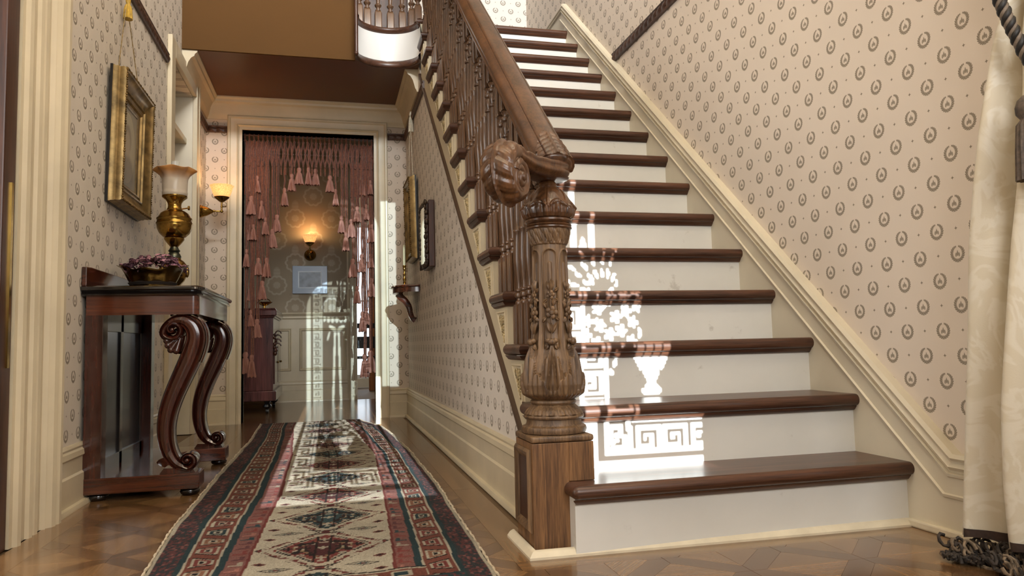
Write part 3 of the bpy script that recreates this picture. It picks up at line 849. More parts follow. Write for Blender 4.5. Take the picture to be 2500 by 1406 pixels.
sp = [(.054, .382), (.062, .388), (.0695, .402), (.0735, .425), (.0715, .45), (.065, .485), (.058, .52), (.0525, .56), (.0495, .62), (.0475, .70), (.046, .77), (.0455, .806)]
lathe_disp(sp, 420, shaft, 330).build('carved_shaft', M['oak'], newel, smooth=70)
def acband(TH, Z, R):
    t = (Z-.803)/.042; s = np.sin(TH*8); v = np.abs(np.sin(TH*24+t*4)); c = np.abs(np.sin(TH*8+np.pi*t*1.3))
    return .0036*(c**.6-.6)+.0028*(v-.6)*np.sin(np.pi*np.clip(t, 0, 1))+.0015*np.sin(TH*40)*np.exp(-((t-.12)/.08)**2)
lathe_disp([(.046, .800), (.049, .803), (.0495, .807), (.053, .818), (.057, .834), (.058, .844), (.050, .846)], 300, acband, 44).build('acanthus_band', M['oak'], newel, smooth=60)
cl = [(.05, .844), (.061, .845), (.064, .850), (.0635, .855), (.060, .857), (.0625, .860), (.0635, .8635), (.062, .867), (.058, .869), (.0615, .872), (.065, .879), (.064, .887), (.058, .892), (.05, .893)]
b = MB(); b.lathe([(r, .843+(z-.844)*.64) for r, z in cl], (AX, AY, 0), 64, cap=False); b.build('collar_ring', M['walnut'], newel, smooth=40)
def bud(TH, Z, R):
    t = (Z-.870)/(.966-.870); k = 8
    a = ((TH*k/(2*math.pi)) % 1)-.5                       # leaf cell
    ab = np.abs(a)*2
    tip = smooth(.50-.20*ab**2-t, 0, .03)                 # lower tier of curling leaves
    curl = np.exp(-((t-(.46-.20*ab**2))/.05)**2)*.006
    ribs = np.cos(a*2*math.pi*2.5)*.5+.5
    low = tip*(-.0015+.0075*(ribs**.8)*(.4+.6*np.sin(np.clip(t/.5, 0, 1)*math.pi)))+curl*(ab < .8)
    b4 = ((TH*4/(2*math.pi)+.5) % 1)-.5; b4b = np.abs(b4)*2
    up = smooth(.93-.42*b4b**1.5-t, 0, .03)*.0045*(1-tip)+np.exp(-(b4/.03)**2)*(1-tip)*.0022
    return low+up-.002
lathe_disp([(.056, .870), (.066, .874), (.0700, .884), (.0710, .896), (.0685, .908), (.062, .920), (.054, .931), (.046, .942), (.038, .952), (.030, .960), (.024, .966)], 360, bud, 130).build('carved_bud', M['walnut'], newel, smooth=70)
b = MB(); b.lathe([(.022, .962), (.026, .968), (.024, .974), (.019, .980), (.019, .990), (.026, 1.0)], (AX, AY, 0), 32); b.build('neck', M['walnut'], newel, smooth=40)
# garlands of roses on the panels
def petal_ring(b, c, r, n, z0, tilt):
    for i in range(n):
        a = 2*math.pi*i/n+z0*50; b.ball((c[0]+r*.75*math.cos(a), c[1]-.001, c[2]+r*.75*math.sin(a)), r*.5, 8, (1, .55, 1))
def leafm(b, p, ang, L, w, lift=.002):
    """small carved leaf in local x-z plane facing -y"""
    rows = []
    for i in range(7):
        t = i/6; hw = w*math.sin(math.pi*min(1, t*.92+.06))**.8; cx, cz = p[0]+L*t*math.sin(ang), p[2]+L*t*math.cos(ang)
        px, pz = math.cos(ang), -math.sin(ang)
        y = p[1]-lift-.004*math.sin(math.pi*t)
        rows.append([(cx-px*hw, y+.0035, cz-pz*hw), (cx-px*hw*.5, y-.001, cz-pz*hw*.5), (cx, y+.001, cz), (cx+px*hw*.5, y-.001, cz+pz*hw*.5), (cx+px*hw, y+.0035, cz+pz*hw)])
    b.grid(np.array(rows))
def garland():
    b = MB(); R_ = lambda z: -np.interp(z, [.5, .56, .62, .70, .78], [.0615, .0525, .0492, .047, .046])
    def rose(x, z, r):
        c = (x, R_(z)-.002, z); petal_ring(b, c, r, 5, 0, 0); b.ball((c[0], c[1]-.004, c[2]), r*.5, 8, (1, .8, 1)); b.tube([(c[0]+r*.32*math.cos(t), c[1]-.0085, c[2]+r*.32*math.sin(t)) for t in np.linspace(0, 5, 9)], .0011, 5)
    def lf(x, z, ang, L, w): leafm(b, (x, R_(z), z), ang, L, w)
    lf(.001, .675, .25, .028, .006); lf(-.001, .675, -.35, .026, .006); lf(.002, .672, 0, .034, .005); lf(.010, .672, .9, .016, .005)
    rose(0, .664, .0105); lf(-.008, .652, -2.3, .016, .005); lf(.009, .652, 2.0, .012, .005); lf(.006, .634, .3, .022, .006); lf(-.010, .628, -.5, .020, .006)
    rose(.002, .616, .0145); lf(-.012, .604, -2.4, .018, .006); lf(.012, .604, 2.3, .014, .005)
    lf(0, .561, -.35, .034, .008); lf(.001, .561, .45, .032, .006); lf(0, .558, .05, .03, .005)
    b.tube([(0, R_(z)-.002, z) for z in np.linspace(.548, .69, 12)], .0017, 6)
    for s_, r in ((-.009, .0085), (.009, .0085), (0, .011)): b.ball((s_, R_(.541)-.006-(.004 if s_ == 0 else 0), .541-(.003 if s_ == 0 else 0)), r, 10, (1, .9, .85))
    lf(-.008, .532, -2.6, .016, .007); lf(.008, .532, 2.6, .016, .007)
    return b.mesh('garland', M['oak'], smooth=70)
gm = garland()
for i in range(6):
    o = inst(gm, 'garland', newel, (AX, AY, 0), (0, 0, TH0+math.pi/2+i*math.pi/3))
# ------------------------------------------------------------------ curved well end and gallery balustrade
gal = thing('gallery_balustrade', 'curved upstairs landing balustrade above a white bowed fascia edged in dark wood', 'balustrade', (.38, 4.8, 2.4))
fac = MB(); fac.grid(np.array([[(p[0], p[1], z) for z in (2.405, 2.64)] for p in well])); fac.grid(np.array([[(p[0], p[1]+.012, z) for z in (2.405, 2.64)] for p in well]))
fac.build('fascia', M['white'], gal, smooth=60)
def curve_strip(prof, z0, ext=None):
    pts = well.copy(); T = np.gradient(pts, axis=0); T /= np.linalg.norm(T, axis=1)[:, None]; N = np.stack([T[:, 1], -T[:, 0]], 1)   # towards the well
    return np.array([[(p[0]+n[0]*o_, p[1]+n[1]*o_, z0+q) for o_, q in prof] for p, n in zip(pts, N)])
b = MB(); b.grid(curve_strip([(-.004, .0), (.0, .0), (.014, -.004), (.022, -.014), (.022, -.022), (.012, -.034), (.0, -.042), (-.004, -.042)], 2.668), wrap_v=True); b.build('nosing', M['tread'], gal, smooth=50)
b = MB(); b.grid(curve_strip([(-.004, .02), (.0, .022), (.010, .018), (.016, .004), (.014, -.012), (.006, -.022), (-.004, -.024)], 2.412), wrap_v=True); b.build('bottom_moulding', M['tread'], gal, smooth=50)
b = MB(); b.tube([(.172, 4.665, z) for z in (2.40, 2.8, 3.4)], .0125, 10); b.ball((.172, 4.665, 2.405), .015, 10); b.build('corner_bead', M['darkwood'], gal, smooth=60)
gb = MB()
sq = .024
def sqr(z, w): return [(w*x, w*y, z) for x, y in ((-1, -.8), (-.8, -1), (.8, -1), (1, -.8), (1, .8), (.8, 1), (-.8, 1), (-1, .8))]
gb.grid(np.array([sqr(0, sq), sqr(.105, sq), sqr(.118, sq*.8), sqr(.122, .013)]), wrap_v=True)
gb.lathe([(.013, .118), (.018, .122), (.019, .128), (.013, .133), (.012, .142), (.016, .148), (.022, .155), (.024, .162), (.02, .168), (.013, .172), (.013, .19), (.018, .24), (.021, .28), (.018, .34), (.014, .40), (.014, .50)], n=16, cap=False)
gm2 = gb.mesh('baluster', M['baluster'], smooth=40)
for i in range(7):
    t = .17+.76*i/6; j = t*32; k = int(j); p = well[k]*(1-(j-k))+well[min(k+1, 32)]*(j-k); q = p+np.array([0, .032])
    inst(gm2, 'baluster', gal, (q[0], q[1], 2.668))
T_ = MB(); T_.tube([(p[0], p[1]+.02, 3.17) for p in well], .035, 12); T_.build('top_rail', M['rail'], gal, smooth=60)

# ------------------------------------------------------------------ console table
con = thing('console_table', 'dark mahogany pier console table with two carved scroll legs and black top', 'table', (-.66, 3.40, 0))
y0, y1 = 2.985, 3.815
def rrect(x0, x1, ya, yb, r, n=6):
    """plan outline, rounded at the two front (+x) corners"""
    p = [(x0, ya)]
    for a in np.linspace(-math.pi/2, 0, n): p.append((x1-r+r*math.cos(a), ya+r+r*math.sin(a)))
    for a in np.linspace(0, math.pi/2, n): p.append((x1-r+r*math.cos(a), yb-r+r*math.sin(a)))
    p.append((x0, yb)); return p
def slab(name, m, x0, x1, ya, yb, z0, z1, r, edge):
    """edge: list of (offset, z fraction)"""
    b = MB(); n = len(rrect(x0, x1, ya, yb, r)); P = []
    for o_, f in edge:
        P.append([(x, y, z0+(z1-z0)*f) for x, y in rrect(x0, x1+o_, ya-o_, yb+o_, r+max(o_, -r*.8))])
    b.grid(np.array(P), wrap_v=True); b.f += [tuple(range(n))[::-1], tuple(range((len(P)-1)*n, len(P)*n))]
    return b.build(name, m, con, smooth=35)
slab('top', M['blackwood'], -.878, -.478, y0-.004, y1+.004, .744, .782, .03, [(0, 0), (.008, .06), (.010, .2), (.004, .38), (.003, .45), (.012, .5), (.018, .66), (.016, .86), (.008, 1)])
slab('apron', M['mahog_x'], -.866, -.482, y0+.004, y1-.004, .674, .744, .022, [(0, 0), (0, .06), (.0, .94), (0, 1)])
# shaped backsplash against the wall
b = MB(); b.prism([(y0-.01, .782), (y0-.01, .852), (y0+.05, .856), (y1-.05, .856), (y1+.01, .852), (y1+.01, .782)], 0, -.879, -.862); b.build('backsplash', M['mahog_x'], con, smooth=0, bevel=.003)
# near and far pilasters with the panelled back between them
for ya in (y0+.004, y1-.064):
    b = MB(); b.box(-.868, -.808, ya, ya+.06, .082, .676); b.build('pilaster', M['mahog'], con, smooth=0, bevel=.002)
b = MB(); b.box(-.868, -.86, y0+.06, y1-.06, .082, .676)
for yy in (y0+.06, (y0+y1)/2-.02, y1-.10): b.box(-.862, -.845, yy, yy+.04, .082, .676)
b.box(-.862, -.845, y0+.06, y1-.06, .62, .676); b.box(-.862, -.845, y0+.06, y1-.06, .082, .13)
back = b.build('panelled_back', M['blackwood'], con, smooth=0, bevel=.002)
M['gloss'] = plain('glossy_dark_panel', (30, 26, 27), .22, coat=.2, var=.1, nscale=4)
for yy in (y0+.10, (y0+y1)/2+.02):
    b = MB(); b.box(-.859, -.853, yy, yy+(y1-y0)/2-.12, .13, .62); b.build('back_panel', M['gloss'], back, smooth=0)
# base: U-shaped plinth with a hollowed front, on four bun feet
pl = [(-.868, y0), (-.474, y0), (-.474, y0+.115)]
for t in np.linspace(0, 1, 13):
    a = math.pi*t; pl.append((-.60-.10*math.sin(a), y0+.135+(y1-y0-.27)*t))
pl += [(-.474, y1-.115), (-.474, y1), (-.868, y1)]
b = MB(); b.prism(pl, 2, .026, .084); b.build('base_plinth', M['mahog_x'], con, smooth=0, bevel=.003)
foot = MB(); foot.lathe([(.020, 0), (.031, .003), (.036, .012), (.034, .022), (.026, .027)], n=20); fm = foot.mesh('bun_foot', M['blackwood'], smooth=60)
for x, y in ((-.825, y0+.045), (-.512, y0+.045), (-.825, y1-.045), (-.512, y1-.045)): inst(fm, 'bun_foot', con, (x, y, 0))
# S-scroll legs
def scroll_leg(yc):
    w = .043
    c0 = np.array([-.576, .617]); pts = []
    for t in np.linspace(0, 1, 70):                               # top volute: eye outwards
        a = math.radians(-40-t*520); r = .006+.036*t; pts.append((c0[0]+r*math.cos(a), c0[1]+r*math.sin(a), .006+.009*t))
    body = catmull([(-.585, .653), (-.545, .656), (-.510, .638), (-.493, .600), (-.500, .548), (-.533, .465), (-.568, .385), (-.592, .310), (-.600, .235), (-.588, .165), (-.560, .118), (-.530, .105)], 6)
    wid = np.interp(np.linspace(0, 1, len(body)), [0, .2, .4, .65, .85, 1], [.016, .032, .037, .031, .024, .016])
    pts = pts[:-2]+[(p[0], p[1], q) for p, q in zip(body, wid)]
    c1 = np.array([-.520, .128])
    for t in np.linspace(0.05, 1, 44):
        a = math.radians(-110+t*470); r = .027*(1-t)+.004; pts.append((c1[0]+r*math.cos(a), c1[1]+r*math.sin(a), .010*(1-t)+.004))
    pts = np.array(pts)
    for _ in range(14): pts[55:-44] = (pts[54:-45]+2*pts[55:-44]+pts[56:-43])/4
    T = np.gradient(pts[:, :2], axis=0); T /= np.linalg.norm(T, axis=1)[:, None]; N = np.stack([-T[:, 1], T[:, 0]], 1)
    prof = [(-1, -.72), (-1, .72), (-.86, .95), (-.72, .86), (-.62, .78), (-.50, .98), (-.25, 1.08), (0, 1.10), (.25, 1.08), (.50, .98), (.62, .78), (.72, .86), (.86, .95), (1, .72), (1, -.72), (.86, -.95), (.72, -.86), (.62, -.78), (.5, -.98), (0, -1.1), (-.5, -.98), (-.62, -.78), (-.72, -.86), (-.86, -.95)]
    P = [[(p[0]+n[0]*a*p[2], yc+w*q, p[1]+n[1]*a*p[2]) for a, q in prof] for p, n in zip(pts, N)]
    b = MB(); b.grid(np.array(P), wrap_v=True); m = len(prof); b.f += [tuple(range(m)), tuple(range((len(P)-1)*m, len(P)*m))]
    for s_ in (-1, 1):
        b.ball((c0[0], yc+s_*w*.9, c0[1]), .008, 10); b.ball((c1[0], yc+s_*w*.85, c1[1]), .010, 10)
    b.prism([(-.615, .083), (-.49, .083), (-.50, .100), (-.60, .104)], 1, yc-w*.85, yc+w*.85)
    leg = b.build('scroll_leg', M['mahog'], con, smooth=45)
    b = MB()                                                       # carved fan under the volute
    for i, (a, L) in enumerate(((-2.75, .055), (-2.45, .060), (-2.15, .066), (-1.85, .062))):
        p0 = np.array([-.545, .597]); p1 = p0+L*np.array([math.cos(a), math.sin(a)])
        for s_ in (-1, 1): b.tube([(p0[0]+(p1[0]-p0[0])*t, yc+s_*.03, p0[1]+(p1[1]-p0[1])*t) for t in np.linspace(0, 1, 5)], [.004, .006, .008, .010, .012], 7)
        b.ball((p1[0], yc-.03, p1[1]), .013, 8); b.ball((p1[0], yc+.03, p1[1]), .013, 8)
        b.tube([(p0[0]+(p1[0]-p0[0])*t, yc, p0[1]+(p1[1]-p0[1])*t) for t in np.linspace(0, 1, 5)], [.01, .012, .013, .013, .012], 7)
    b.build('carved_fan', M['mahog'], leg, smooth=60)
    b = MB(); P = [[(p[0]+n[0]*(p[2]+.004), yc+w*q, p[1]+n[1]*(p[2]+.004)) for q in (-.5, 0, .5)]+[(p[0]+n[0]*(p[2]+.010), yc+w*q, p[1]+n[1]*(p[2]+.010)) for q in (.4, 0, -.4)] for p, n in zip(pts[70:96], N[70:96])]
    b.grid(np.array(P), wrap_v=True); b.build('front_husk', M['mahog'], leg, smooth=45)
scroll_leg(y0+.055); scroll_leg(y1-.055)

# ------------------------------------------------------------------ oil lamp on the console
LX, LY, LZ = -.690, 3.62, .782
lamp = thing('oil_lamp', 'brass oil lamp with amber rimmed frosted glass shade standing on console table', 'lamp', (LX, LY, LZ))
def lpart(name, prof, m, n=32, smooth=50, cap=True, parent=lamp):
    b = MB(); b.lathe(prof, (LX, LY, LZ), n, cap=cap); return b.build(name, m, parent, smooth=smooth)
M['brass_mid'] = plain('lamp_brass', (168, 132, 66), .18, 1.0, var=.15, nscale=12)
M['pewter'] = plain('verdigris_metal', (98, 100, 86), .3, .9, var=.2, nscale=20)
lpart('base', [(.056, 0), (.058, .006), (.054, .012), (.034, .020), (.020, .036), (.018, .046), (.024, .050), (.030, .056), (.045, .075), (.055, .10), (.058, .125), (.052, .150), (.040, .165), (.030, .172), (.030, .178)], M['brass_mid'])
b = MB()
for i in range(8):
    a = i*math.pi/4; b.ball((LX+.056*math.cos(a), LY+.056*math.sin(a), LZ+.115), .012, 8, (.8, .8, 2.2))
b.build('base_lobes', M['brass_old'], lamp, smooth=70)
lpart('stem', [(.028, .176), (.031, .184), (.026, .196), (.020, .204), (.026, .212), (.020, .220), (.016, .230)], M['pewter'])
lpart('pierced_gallery', [(.013, .226), (.018, .232), (.030, .246), (.042, .262), (.044, .270), (.034, .272)], M['brass_mid'])
lpart('font', [(.028, .268), (.048, .276), (.064, .292), (.074, .314), (.0755, .330), (.0755, .3315), (.078, .334), (.078, .340), (.0745, .343), (.0735, .352), (.076, .355), (.076, .361), (.070, .366), (.060, .384), (.044, .396), (.032, .400)], M['brass_mid'])
lpart('burner', [(.032, .398), (.034, .404), (.030, .410), (.028, .420), (.030, .432), (.038, .446), (.050, .456), (.054, .460), (.054, .466), (.046, .468)], M['brass_mid'])
b = MB(); b.tube([(LX+.034, LY-.01, LZ+.405), (LX+.062, LY-.02, LZ+.408)], .003, 6); b.lathe([(.001, -.004), (.010, -.004), (.010, .004), (.001, .004)], (LX+.064, LY-.02, LZ+.408), 12, axis='x'); b.build('wick_knob', M['brass_mid'], lamp, smooth=40)
b = MB(); b.lathe([(.017, .46), (.0175, .627)], (LX, LY, LZ), 20, cap=False); b.build('chimney', None, lamp, smooth=60); chim = b
def glassy(name, c, alpha, rough=.1):
    m, nt, p = newmat(name); p.inputs['Base Color'].default_value = lin(c); p.inputs['Roughness'].default_value = rough; p.inputs['Alpha'].default_value = alpha; p.inputs['Specular IOR Level'].default_value = .8; return m
M['clear'] = glassy('clear_glass', (235, 238, 235), .36, .04)
bpy.data.objects['chimney'].data.materials.append(M['clear'])
def shade_mat(name, c0, c1, z0, z1, alpha):
    m, nt, p = newmat(name)
    gp = nt.nodes.new('ShaderNodeNewGeometry'); sp = nt.nodes.new('ShaderNodeSeparateXYZ'); nt.links.new(gp.outputs['Position'], sp.inputs[0])
    n = nt.nodes.new('ShaderNodeMapRange'); nt.links.new(sp.outputs[2], n.inputs[0]); n.inputs[1].default_value = z0; n.inputs[2].default_value = z1
    nt.links.new(mixrgb(E(n.outputs[0]), lin(c0), lin(c1)), p.inputs['Base Color'])
    p.inputs['Roughness'].default_value = .28; p.inputs['Transmission Weight'].default_value = 0; p.inputs['Alpha'].default_value = alpha
    p.inputs['Subsurface Weight'].default_value = 0; return m
M['lampshade'] = shade_mat('amber_frosted_glass', (212, 198, 180), (196, 134, 66), LZ+.540, LZ+.575, .80)
th = np.linspace(0, 2*math.pi, 72, endpoint=False); rows = []
for r, z, wv in ((.046, .462, 0), (.0535, .470, 0), (.0545, .482, 0), (.0525, .488, 0), (.0535, .495, 0), (.0545, .52, 0), (.0555, .545, .02), (.062, .562, .05), (.076, .578, .08), (.087, .588, .11), (.0865, .591, .11), (.074, .582, .08), (.060, .565, .05), (.0525, .545, .02)):
    rr = r*(1+wv*np.cos(6*th)); zz = z-.05*wv*np.cos(6*th); rows.append(np.stack([LX+rr*np.cos(th), LY+rr*np.sin(th), LZ+zz+th*0], -1))
b = MB(); b.grid(np.array(rows), wrap_v=True); b.build('shade', M['lampshade'], lamp, smooth=80)

# ------------------------------------------------------------------ brass bowl and the plant in it
BX, BY, BZ = -.722, 3.36, .783
bowl = thing('brass_bowl', 'oval fluted brass planter bowl with flared rim on console table', 'bowl', (BX, BY, BZ))
th = np.linspace(0, 2*math.pi, 96, endpoint=False); rows = []
for r, z, wv in ((.03, .004, 0), (.062, .0, .0), (.066, .006, .02), (.078, .030, .05), (.092, .058, .06), (.102, .076, .05), (.116, .090, .04), (.130, .098, .05), (.131, .101, .05), (.112, .093, .04), (.094, .070, .05), (.07, .03, .04), (.02, .02, 0)):
    rr = r*(1+wv*np.cos(8*th)); zz = z+.09*wv*np.cos(8*th)*(r > .1)+.012*np.cos(2*th)*(r > .11)
    rows.append(np.stack([BX+rr*1.02*np.cos(th), BY+rr*1.05*np.sin(th), BZ+zz+th*0], -1))
b = MB(); b.grid(np.array(rows), wrap_v=True); n = 96; b.f += [tuple(range(n))[::-1], tuple(range(12*n, 13*n))]
b.build('body', M['brass_old'], bowl, smooth=70)
plant = thing('polka_dot_plant', 'low plant with pink and dark mottled leaves filling the brass bowl', 'plant', (BX, BY, BZ+.04))
def leafmat():
    m, nt, p = newmat('mottled_pink_leaf')
    k = noise(150, 3, .6, coord='Object'); c = ramp(k, [(.44, lin((58, 40, 44))), (.54, lin((196, 142, 158)))])
    oi = nt.nodes.new('ShaderNodeObjectInfo'); hs = nt.nodes.new('ShaderNodeHueSaturation'); v = E(oi.outputs['Random'])*.5+.65
    nt.links.new(v.s, hs.inputs['Value']); nt.links.new(c, hs.inputs['Color']); nt.links.new(hs.outputs[0], p.inputs['Base Color']); p.inputs['Roughness'].default_value = .5; return m
M['leaf'] = leafmat()
def leaf_mesh(L, w, curl):
    rows = []
    for i in range(7):
        t = i/6; hw = w*math.sin(math.pi*(t*.93+.05))**.8; z = curl*t*t*-1+.006*math.sin(t*3)
        rows.append([(-hw, L*t, z+.005), (-hw*.5, L*t, z+.001), (0, L*t, z-.002), (hw*.5, L*t, z+.001), (hw, L*t, z+.005)])
    b = MB(); b.grid(np.array(rows)); return b.mesh('leaf', M['leaf'], smooth=80, recalc=False)
lms = [leaf_mesh(.045, .014, .012), leaf_mesh(.038, .013, .004), leaf_mesh(.050, .015, .02)]
b = MB(); b.lathe([(.088, .03), (.095, .040), (.07, .052), (.001, .056)], (BX, BY, BZ), 24); b.build('soil', plain('potting_soil', (46, 36, 28), .9), plant, smooth=40)
for i in range(120):
    a = RNG.uniform(0, 2*math.pi); r = .112*math.sqrt(RNG.uniform(0, 1)); h = .085+.062*(1-(r/.115)**2)+RNG.uniform(-.012, .010)
    o = inst(lms[i % 3], 'leaf', plant, (BX+r*math.cos(a)*.95, BY+r*math.sin(a), BZ+h))
    o.rotation_euler = (RNG.uniform(-.5, .45)+.25, RNG.uniform(-.5, .5), a-math.pi/2+RNG.uniform(-.9, .9)); s_ = RNG.uniform(.75, 1.05); o.scale = (s_,)*3
for i in range(14):
    a = 2*math.pi*i/14; b = MB(); b.tube([(BX+.02*math.cos(a), BY+.02*math.sin(a), BZ+.05), (BX+.06*math.cos(a), BY+.06*math.sin(a), BZ+.085)], .002, 5); b.build('stem', M['leaf'], plant, smooth=60)
# ------------------------------------------------------------------ framed pictures, cords, mirror
def gilt_frame(name, label, place, W, H, prof, m, bead, print_mat, inset, group=None, beads=.0045, backc=None):
    """place(u, v, w) -> world; prof: (inset, out)"""
    t = thing(name, label, 'picture', tuple(place(W/2, 0, 0)), group)
    R = []
    for cu, cv, su, sv in ((0, 0, 1, 1), (W, 0, -1, 1), (W, H, -1, -1), (0, H, 1, -1), (0, 0, 1, 1)):
        R.append([place(cu+su*i_, cv+sv*i_, w) for i_, w in prof])
    b = MB(); b.grid(np.array(R)); b.build('frame', m, t, smooth=32)
    if bead:
        b = MB(); n = int(2*(W+H)/(beads*2.3))
        for k in range(n):
            s = k/n*2*(W+H)
            if s < W: u, v = s, 0
            elif s < W+H: u, v = W, s-W
            elif s < 2*W+H: u, v = 2*W+H-s, H
            else: u, v = 0, 2*(W+H)-s
            i_, w = bead; u = min(max(u, i_), W-i_); v = min(max(v, i_), H-i_)
            b.ball(place(u, v, w), beads*(1+.25*math.sin(k*1.7)), 6)
        b.build('beaded_edge', M['gilt_dark'], t, smooth=80)
    b = MB(); w0 = prof[-1][1]
    b.add([place(inset, inset, .012), place(W-inset, inset, .012), place(W-inset, H-inset, .012), place(inset, H-inset, .012)], [(0, 1, 2, 3)])
    b.build('print', print_mat, t, smooth=0, recalc=False)
    b = MB(); b.add([place(-.002, -.002, .0), place(W+.002, -.002, .0), place(W+.002, H+.002, .0), place(-.002, H+.002, .0), place(-.002, -.002, .010), place(W+.002, -.002, .010), place(W+.002, H+.002, .010), place(-.002, H+.002, .010)], [(0, 1, 2, 3), (4, 5, 6, 7), (0, 1, 5, 4), (1, 2, 6, 5), (2, 3, 7, 6), (3, 0, 4, 7)])
    b.build('backing', M['black'], t, smooth=0)
    b = MB(); i2 = inset-.004
    b.add([place(i2, i2, .020), place(W-i2, i2, .020), place(W-i2, H-i2, .020), place(i2, H-i2, .020)], [(0, 1, 2, 3)])
    b.build('glass', M['glaze'], t, smooth=0, recalc=False)
    return t
M['glaze'] = glassy('picture_glass', (250, 250, 250), .10, .03)
def portrait_mat(u0, v0, W, H, axis):
    """oval vignette portrait print, faded sepia"""
    m, nt, p = newmat('faded_portrait_print')
    gp = nt.nodes.new('ShaderNodeNewGeometry'); sp = nt.nodes.new('ShaderNodeSeparateXYZ'); nt.links.new(gp.outputs['Position'], sp.inputs[0])
    U = E(sp.outputs[axis])-u0; V = E(sp.outputs[2])-v0
    ov = ((U*U)*(1/(W*.42)**2)+(V*V)*(1/(H*.44)**2)).sqrt()
    face = (((U+.0)*(U))*(1/(W*.15)**2)+((V-H*.06)*(V-H*.06))*(1/(H*.16)**2)).sqrt().step(1, .35)
    hair = ((U*U)*(1/(W*.20)**2)+((V-H*.11)*(V-H*.11))*(1/(H*.18)**2)).sqrt().step(1, .25)
    coat = ((U*U)*(1/(W*.40)**2)+((V+H*.34)*(V+H*.34))*(1/(H*.26)**2)).sqrt().step(1, .25)
    c = mixrgb(ov.step(1, .03), lin((150, 140, 118)), lin((172, 160, 132)))
    c = mixrgb((ov-1).abs().step(.02, .012)*.7, c, lin((196, 178, 136)))
    c = mixrgb(coat*.65, c, lin((84, 72, 58))); c = mixrgb(hair*.6, c, lin((92, 78, 60))); c = mixrgb(face*.75, c, lin((176, 156, 126)))
    nt.links.new(c, p.inputs['Base Color']); p.inputs['Roughness'].default_value = .6; return m
LW_, LH_ = .505, .566
def place_left(u, v, w): return np.array([-.879+.012*v/LH_+w, 3.24+u, 1.150+v])
gilt_frame('framed_portrait', 'deep gilt picture frame with faded oval portrait hung above console table', place_left, LW_, LH_,
           [(0, .009), (0, .014), (.003, .020), (.003, .032), (.006, .036), (.004, .050), (.008, .060), (.014, .063), (.020, .060), (.024, .052), (.050, .036), (.062, .032), (.066, .038), (.072, .038), (.075, .030), (.086, .026), (.089, .031), (.095, .031), (.099, .022), (.106, .020), (.112, .016), (.112, .0)],
           M['gilt'], (.010, .062), portrait_mat(3.24+LW_/2, 1.15+LH_/2, LW_-.22, LH_-.22, 1), .11)
def cord_thing(name, label, top, ends, m, tm, rr=.0022, tas=(.020, .075), dirn=(1, 0)):
    t = thing(name, label, 'cord', tuple(top))
    for e in ends:
        b = MB(); n = 40; a = np.array(top); e = np.array(e)
        P = [a+(e-a)*s for s in np.linspace(0, 1, n)]
        b.tube(P, [rr*(1+.25*math.sin(i*2.2)) for i in range(n)], 6); b.build('cord', m, t, smooth=60)
    x, y, z = top
    b = MB(); r, L = tas; k = 48; th = np.linspace(0, 2*math.pi, k, endpoint=False); rows = []
    for i, (q, zz) in enumerate(((.25, .02), (.45, .012), (.55, 0), (.5, -.010), (.36, -.018), (.62, -.026), (.8, -.5*L), (.95, -L), (.5, -L*.98), (.05, -L*.97))):
        fr = (1+.09*np.sin(th*12))*r*q if i >= 5 else r*q+th*0
        rows.append(np.stack([x+.006+fr*np.cos(th)*.8, y+fr*np.sin(th), z+zz+th*0], -1))
    b.grid(np.array(rows), wrap_v=True); b.build('tassel', tm, t, smooth=70); return t
M['gold_silk'] = plain('gold_silk', (196, 158, 62), .55, var=.2, nscale=60); M['ivory_silk'] = plain('ivory_silk', (206, 196, 174), .6, var=.15, nscale=60)
M['cordtan'] = plain('tan_cord', (150, 126, 84), .7, var=.2, nscale=80)
cord_thing('hanging_tassel', 'gold tasselled cord hanging the gilt framed portrait from the rail', (-.858, 3.43, 2.075), [(-.852, 3.295, 1.712), (-.846, 3.62, 1.712)], M['cordtan'], M['gold_silk'], tas=(.024, .085))

# right hand frame on the stair wall
def place_stair(y0, z0, lean=.012, H=.57):
    return lambda u, v, w: np.array([XS-.003-lean*v/H-w, y0+u, z0+v])
M['dimprint'] = plain('dark_engraving', (104, 96, 80), .5, var=.3, nscale=14)
gilt_frame('framed_engraving', 'narrow gilt picture frame seen edge on beside the carved mirror', place_stair(4.93, 1.125), .36, .565,
           [(0, 0), (0, .018), (.006, .030), (.010, .046), (.016, .052), (.024, .048), (.030, .038), (.040, .034), (.046, .040), (.054, .038), (.060, .026), (.070, .020), (.070, 0)], M['gilt'], (.013, .050), M['dimprint'], .068, beads=.006)
cord_thing('hanging_tassel', 'ivory tasselled cord hanging the narrow gilt frame on stair wall', (.562, 5.17, 2.185), [(.556, 4.975, 1.692), (.556, 5.24, 1.692)], M['ivory_silk'], M['ivory_silk'], tas=(.024, .13))
